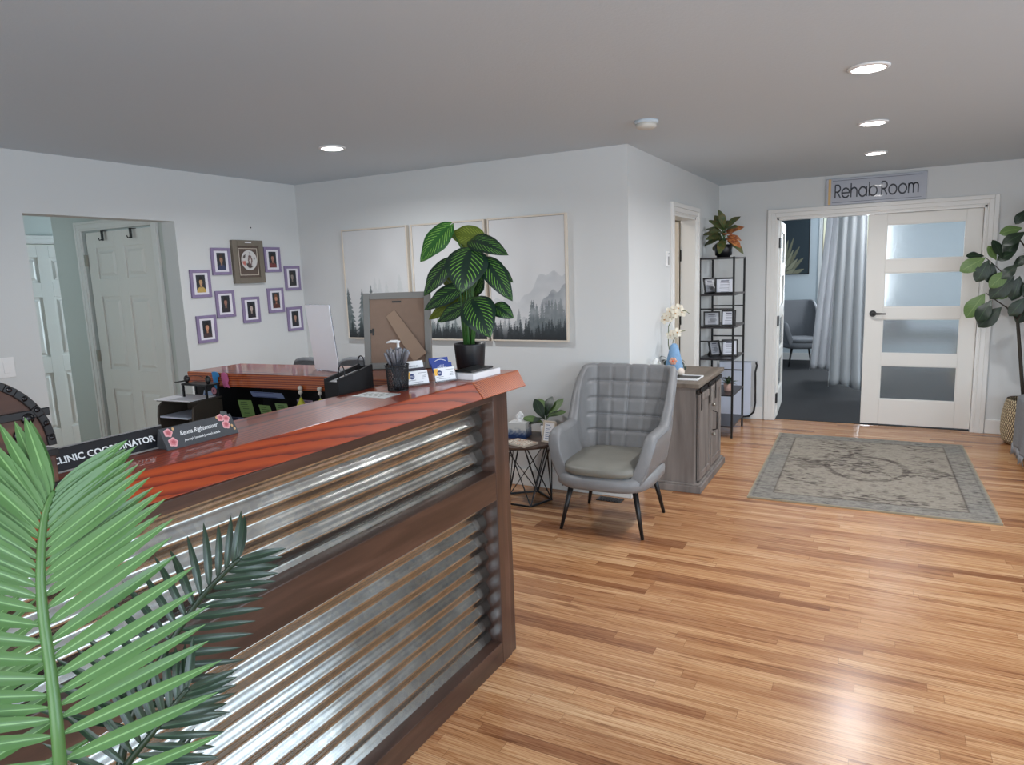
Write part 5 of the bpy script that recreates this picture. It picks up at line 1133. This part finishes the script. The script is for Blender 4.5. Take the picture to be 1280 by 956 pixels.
# white board with black edge behind the tower
wb = thing('folding_board', 'pale board with a bent black tube edge against the wall behind the black tower', 'board', (-1.27, 7.405, 0))
MB().box(-.20, .12, 0, .02, .02, .60).build('board', pm('pale_board', (206, 214, 230), .5), wb, .004); MB().tube([(.17, -.01, .60), (.18, -.012, .57), (.165, -.012, .50), (.17, -.012, .18), (.155, -.012, .08), (.11, -.012, .035), (.03, -.012, .022)], .010, 8).build('tube_edge', 'black', wb)
MB().tube([(-.2, -.006, .605), (.19, -.006, .608)], .005, 6).build('top_edge', pm('board_edge', (150, 156, 166), .5), wb)
# ------------------------------------------------------------------ fiddle leaf tree and basket, right edge
BX, BYY = 1.16, 7.12
bs = thing('woven_basket', 'cream and brown woven basket on the floor at the right edge', 'basket', (BX, BYY, 0))
def bfn2(u, v):
    a = 2*PI*u; prof = [(.0, .15), (.08, .178), (.3, .192), (.6, .19), (.85, .175), (1, .16)]; 
    for i in range(len(prof)-1):
        if prof[i][0] <= v <= prof[i+1][0]: f = (v-prof[i][0])/(prof[i+1][0]-prof[i][0]); r_ = prof[i][1]*(1-f)+prof[i+1][1]*f; break
    r_ += .004*abs(math.sin(v*PI*17)); return (r_*math.cos(a), r_*math.sin(a), .004+v*.385)
m, t, b = nmat('woven_rope'); N = t.nodes; L = t.links; uvn = N.new('ShaderNodeUVMap'); sp = N.new('ShaderNodeSeparateXYZ'); L.new(uvn.outputs[0], sp.inputs[0])
bt = N.new('ShaderNodeTexBrick'); bt.inputs['Color1'].default_value = (*lin((206, 190, 158)), 1); bt.inputs['Color2'].default_value = (*lin((186, 168, 134)), 1); bt.inputs['Mortar'].default_value = (*lin((74, 56, 44)), 1)
bt.inputs['Scale'].default_value = 1; bt.inputs['Brick Width'].default_value = .016; bt.inputs['Row Height'].default_value = .0588; bt.inputs['Mortar Size'].default_value = .0035; L.new(uvn.outputs[0], bt.inputs[0]); L.new(bt.outputs[0], b.inputs['Base Color']); b.inputs['Roughness'].default_value = .9
MB().grid(bfn2, 64, 102).build('weave', m, bs, solid=.006); MB().lathe([(.14, .004), (.14, .012)], n=30).build('base', m, bs)
tree = thing('fiddle_leaf_tree', 'tall fiddle-leaf fig tree growing from the woven basket at the right edge', 'tree', (BX, BYY, .012))
MB().lathe([(.10, 0), (.13, .30), (.125, .30), (.12, .28)], n=24).build('nursery_pot', 'pot', tree); MB().lathe([(.121, .272), (.121, .28), (.02, .285)], n=20).build('soil', 'soil', tree)
TB = Vector((BX, BYY, .012))
def tp(px, py, dy=0): return PX(px, py, 'y', BYY+dy)-TB
trunk = [Vector((-.03, 0, .27)), tp(1277, 470), tp(1272, 400), Vector((-.09, .0, 1.15)), Vector((-.02, .02, 1.5)), Vector((.05, .03, 1.85))]
MB().tube(trunk, [.016, .014, .013, .011, .009, .006], 10).build('trunk', 'twig', tree)
BR = [([tp(1272, 400), tp(1258, 384), tp(1240, 372), tp(1232, 366)], 0), ([Vector((-.06, .0, 1.2)), tp(1262, 350, .0), tp(1245, 333), tp(1232, 322)], 0), ([Vector((-.02, .02, 1.5)), tp(1275, 300), tp(1262, 292)], 0),
      ([Vector((-.06, 0, 1.2)), Vector((.1, .0, 1.4)), Vector((.25, 0, 1.55))], 0), ([Vector((-.02, 0, 1.45)), Vector((.12, .03, 1.65)), Vector((.28, 0, 1.8))], 0), ([Vector((-.09, 0, 1.05)), Vector((.1, -.05, 1.1)), Vector((.22, -.05, 1.2))], 0)]
for p_, _ in BR: MB().tube(p_, [.007, .006, .004, .003][:len(p_)], 7).build('branch', 'twig', tree)
FL = [((1231, 367), (1210, 393), 'fidl'), ((1240, 375), (1222, 398), 'fid'), ((1252, 384), (1226, 405), 'fid'), ((1236, 368), (1256, 368), 'fidl'), ((1232, 322), (1204, 336), 'fidl'), ((1230, 320), (1216, 318), 'fid'), ((1236, 325), (1223, 349), 'fid'),
      ((1240, 328), (1238, 350), 'fid'), ((1245, 325), (1240, 311), 'fidl'), ((1252, 322), (1246, 302), 'fid'), ((1262, 338), (1240, 356), 'fidl'), ((1268, 345), (1242, 370), 'fid'), ((1266, 335), (1280, 322), 'fid'), ((1275, 300), (1253, 318), 'fid'), ((1278, 285), (1254, 289), 'fidl'),
      ((1282, 290), (1256, 302), 'fid'), ((1283, 262), (1274, 274), 'fid'), ((1270, 315), (1250, 322), 'fid'), ((1272, 330), (1254, 345), 'fid'), ((1275, 345), (1268, 372), 'fid'), ((1282, 372), (1265, 392), 'fid'), ((1288, 380), (1272, 400), 'fid'), ((1280, 352), (1290, 372), 'fid')]
random.seed(12)
for i, (b0, tpx, mt_) in enumerate(FL):
    dz = random.uniform(-.06, .06); B = tp(*b0, dz); E = tp(*tpx, dz-.04); d = E-B; L_ = max(d.length*1.15, .14); nrm = Vector((random.uniform(-.4, .4), -1, random.uniform(.1, .9)))
    MB().leaf(B, d, nrm, L_, L_*.58, droop=.4, fold=.12, shape=(.58, .75), nu=10, nv=6, curl=.12, wave=.003).build('leaf', mt_, tree)
for i in range(30):
    c_ = Vector((random.uniform(.02, .32), random.uniform(-.15, .15), random.uniform(1.0, 2.0))); a = random.uniform(0, 2*PI); d = Vector((math.cos(a), -.4*random.random(), math.sin(a)*.6+.1))
    MB().leaf(c_, d, Vector((0, -1, .6)), .2, .11, droop=.5, fold=.12, shape=(.58, .75), nu=10, nv=6).build('leaf', 'fid', tree)
# armchair at the right edge with a fringed throw
ac = thing('lounge_chair', 'grey upholstered chair arm cut off by the right edge of the photo', 'armchair', (1.29, 6.50, 0))
MB().box(-.20, .42, -.30, .22, .12, .40).build('seat', 'greyfab', ac, .03); MB().box(-.26, -.16, -.32, .24, .10, .49).build('armrest', 'greyfab', ac, .03); MB().box(.30, .42, -.30, .24, .12, .82).build('backrest', 'greyfab', ac, .03)
for a in (-.22, .36):
    for b_ in (-.27, .2): MB().tube([(a, b_, .12), (a, b_, 0)], [.02, .014], 10).build('leg', 'twig', ac)
th_ = thing('throw_blanket', 'grey knitted fringed throw draped over the chair arm at the right edge', 'blanket', (1.08, 6.48, 0))
def thf(u, v):
    y = -.31+.5*u; r_ = .065; xo = .006*math.sin(u*25)+.010*math.sin(u*11+v*3)
    L1_ = .38
    if v < .2: s_ = v/.2; return (.065, y, .42+.075*s_-.01)
    if v < .4: a = PI*(v-.2)/.2; return (.0+.065*math.cos(a)-.002, y, .488+.018*math.sin(a))
    s_ = (v-.4)/.6; return (-.068-.012*s_+xo*.8*s_-.008, y-.02*s_*math.sin(u*6), .488-L1_*s_)
MB().grid(thf, 50, 40).build('cloth', pm('knit_grey', (130, 132, 136), .95, noise=.25, nscale=60, bump=.8, bscale=220), th_, solid=.008)
mb = MB()
for k in range(34): u = (k+.5)/34; p = thf(u, 1); mb.tube([p, (p[0]-.006, p[1], p[2]-.03), (p[0]-.002+.008*math.sin(k), p[1]+.004*math.sin(k*3), p[2]-.07)], [.004, .0035, .002], 5)
mb.build('fringe', pm('fringe_grey', (140, 142, 146), .95), th_)
# ------------------------------------------------------------------ rehab room
def curtain(name, label, pts_top, pts_bot, z1, z0, nf, amp, mat, col_th=.003):
    t_ = thing(name, label, 'curtain', (0, 0, 0)); A = Vector(pts_top[0]); B = Vector(pts_top[1]); C_ = Vector(pts_bot[0]); D_ = Vector(pts_bot[1])
    def fn(u, v):
        p = (A*(1-u)+B*u)*(v)+(C_*(1-u)+D_*u)*(1-v); z = z0+(z1-z0)*v; w_ = amp*(.7+.5*(1-v)); return (p.x+w_*.4*math.cos(u*nf*2*PI+.5), p.y+w_*math.sin(u*nf*2*PI+.25*math.sin(v*5)), z+(.03*math.sin(u*5) if v == 0 else 0))
    MB().grid(fn, int(nf*16), 24).build('cloth', mat, t_, solid=col_th); return t_
def cloth_mat(name, c, tr):
    m, t, b = nmat(name); N = t.nodes; b.inputs['Base Color'].default_value = (*lin(c), 1); b.inputs['Roughness'].default_value = .9
    tl = N.new('ShaderNodeBsdfTranslucent'); tl.inputs[0].default_value = (*lin(c), 1); mx = N.new('ShaderNodeMixShader'); mx.inputs[0].default_value = tr
    t.links.new(b.outputs[0], mx.inputs[1]); t.links.new(tl.outputs[0], mx.inputs[2]); t.links.new(mx.outputs[0], N['Material Output'].inputs[0]); return m
curtain('curtain_panel', 'pale grey curtain hanging full length, the nearer one in the rehab doorway', [(-.47, 9.05), (-.16, 9.05)], [(-.52, 8.98), (-.12, 9.0)], 2.42, .12, 3.5, .032, cloth_mat('grey_curtain', (196, 200, 204), .15))
curtain('curtain_panel', 'lit white-blue curtain hanging farther back in the rehab doorway', [(-.66, 10.4), (-.36, 10.4)], [(-.84, 10.35), (-.45, 10.3)], 2.42, .12, 4, .03, cloth_mat('white_curtain', (220, 220, 222), .5))
rp = thing('framed_print', 'dark print of pale pointed leaves on the rehab room wall', 'picture', (-1.31, 12.3, 1.90)); w_, h_ = .55, .98
MB().box(-w_/2, w_/2, -.035, 0, -h_/2, h_/2).build('frame', 'black', rp, .002)
def agave(U, V):
    c = np.ones(U.shape+(3,))*np.array([38, 52, 60.]); x = U-.2; y = V+.1
    ang = np.arctan2(y, x); r = np.hypot(x, y)
    for k, (a0, ln, wd, sh) in enumerate(((1.45, .75, .11, 160), (1.1, .8, .11, 150), (1.28, .70, .12, 178), (.8, .78, .12, 140), (.95, .62, .12, 172), (.5, .75, .12, 150), (.62, .6, .12, 180), (.25, .7, .12, 160), (1.65, .5, .12, 170), (1.2, .42, .14, 190), (.4, .45, .14, 176))):
        q = np.abs(ang-a0)*r; w2 = wd*np.clip(1-(r/ln), 0, 1)**.6*np.clip(r/ln*2.2, 0, 1); m = (q < w2*.8) & (r < ln); c[m] = np.array([sh, sh-2, sh-30.])*.8; m2 = m & (q > w2*.62); c[m2] = (84, 88, 74)
    return c
picture('canvas', frame_T((0, -.037, 0), (1, 0, 0), (0, 0, 1)), w_-.03, h_-.03, 90, 150, agave, 'art', rp)
shell_chair('tub_chair', 'grey fabric tub chair with dark legs inside the rehab room', (-1.10, 11.75, 0), rad(25), mat='greyfab', seatmat='greyfab', quilt=False, arm=.66, top=.98, sc=1.0)
tt_ = thing('treatment_table', 'wood-legged treatment table with a grey rounded headrest beside the curtain in the rehab room', 'treatment table', (.16, 10.35, 0))
MB().box(-.25, .8, -.3, .3, .62, .68).build('top', 'greyfab', tt_, .02); MB().box(-.26, .81, -.31, .31, .55, .615).build('rail', pm('white_rail', (170, 170, 168), .5), tt_, .004)
for a in (-.22, .74):
    for b_ in (-.27, .24): MB().box(a, a+.07, b_, b_+.05, 0, .55).build('leg', pm('beech', (186, 160, 128), .5), tt_, .004)
mb = MB(); mb.ringsurf([[(-.02+.20*math.cos(a)*k, .02+yy, .72+.22*math.sin(a)*k) for a in [2*PI*j/28 for j in range(28)]] for yy, k in ((-.05, .9), (-.04, 1), (.03, 1), (.04, .9))]); mb.build('headrest', 'greyfab', tt_)
# ------------------------------------------------------------------ staff chairs beyond the desk
def staff_chair(label, x, y, rz, ztop):
    t_ = thing('office_chair', label, 'office chair', (x, y, 0), rz, 'grey chairs beyond the reception desk'); mb = MB()
    R = []
    for yy, k in ((-.02, .94), (-.01, 1), (.03, 1), (.04, .94)): R.append([(.21*k*math.copysign(abs(math.cos(a))**.6, math.cos(a)), yy+.06*math.cos(a)**2, ztop-.30+.30*k*math.copysign(abs(math.sin(a))**.6, math.sin(a))) for a in [2*PI*j/32 for j in range(32)]])
    mb.ringsurf(R); mb.build('backrest', 'greyfab', t_); MB().box(-.24, .24, -.50, -.02, .42, .50).build('seat', 'greyfab', t_, .03); MB().tube([(0, -.25, .1), (0, -.25, .42)], .03, 12).build('gas_post', 'black', t_); MB().box(-.03, .03, 0, .03, .44, ztop-.4).build('back_post', 'black', t_)
    for k in range(5):
        a = 2*PI*k/5; MB().tube([(0, -.25, .1), (.28*math.cos(a), -.25+.28*math.sin(a), .06)], [.025, .015], 8).build('leg', 'black', t_); MB().ball((.28*math.cos(a), -.25+.28*math.sin(a), .03), .028, 10, 8).build('caster', 'black', t_)
staff_chair('grey rounded chair back showing beyond the return, left of the sign holder', -3.60, 3.65, rad(0), 1.055); staff_chair('grey rounded chair back showing between sign holder and easel frame', -3.12, 3.62, rad(8), 1.075)
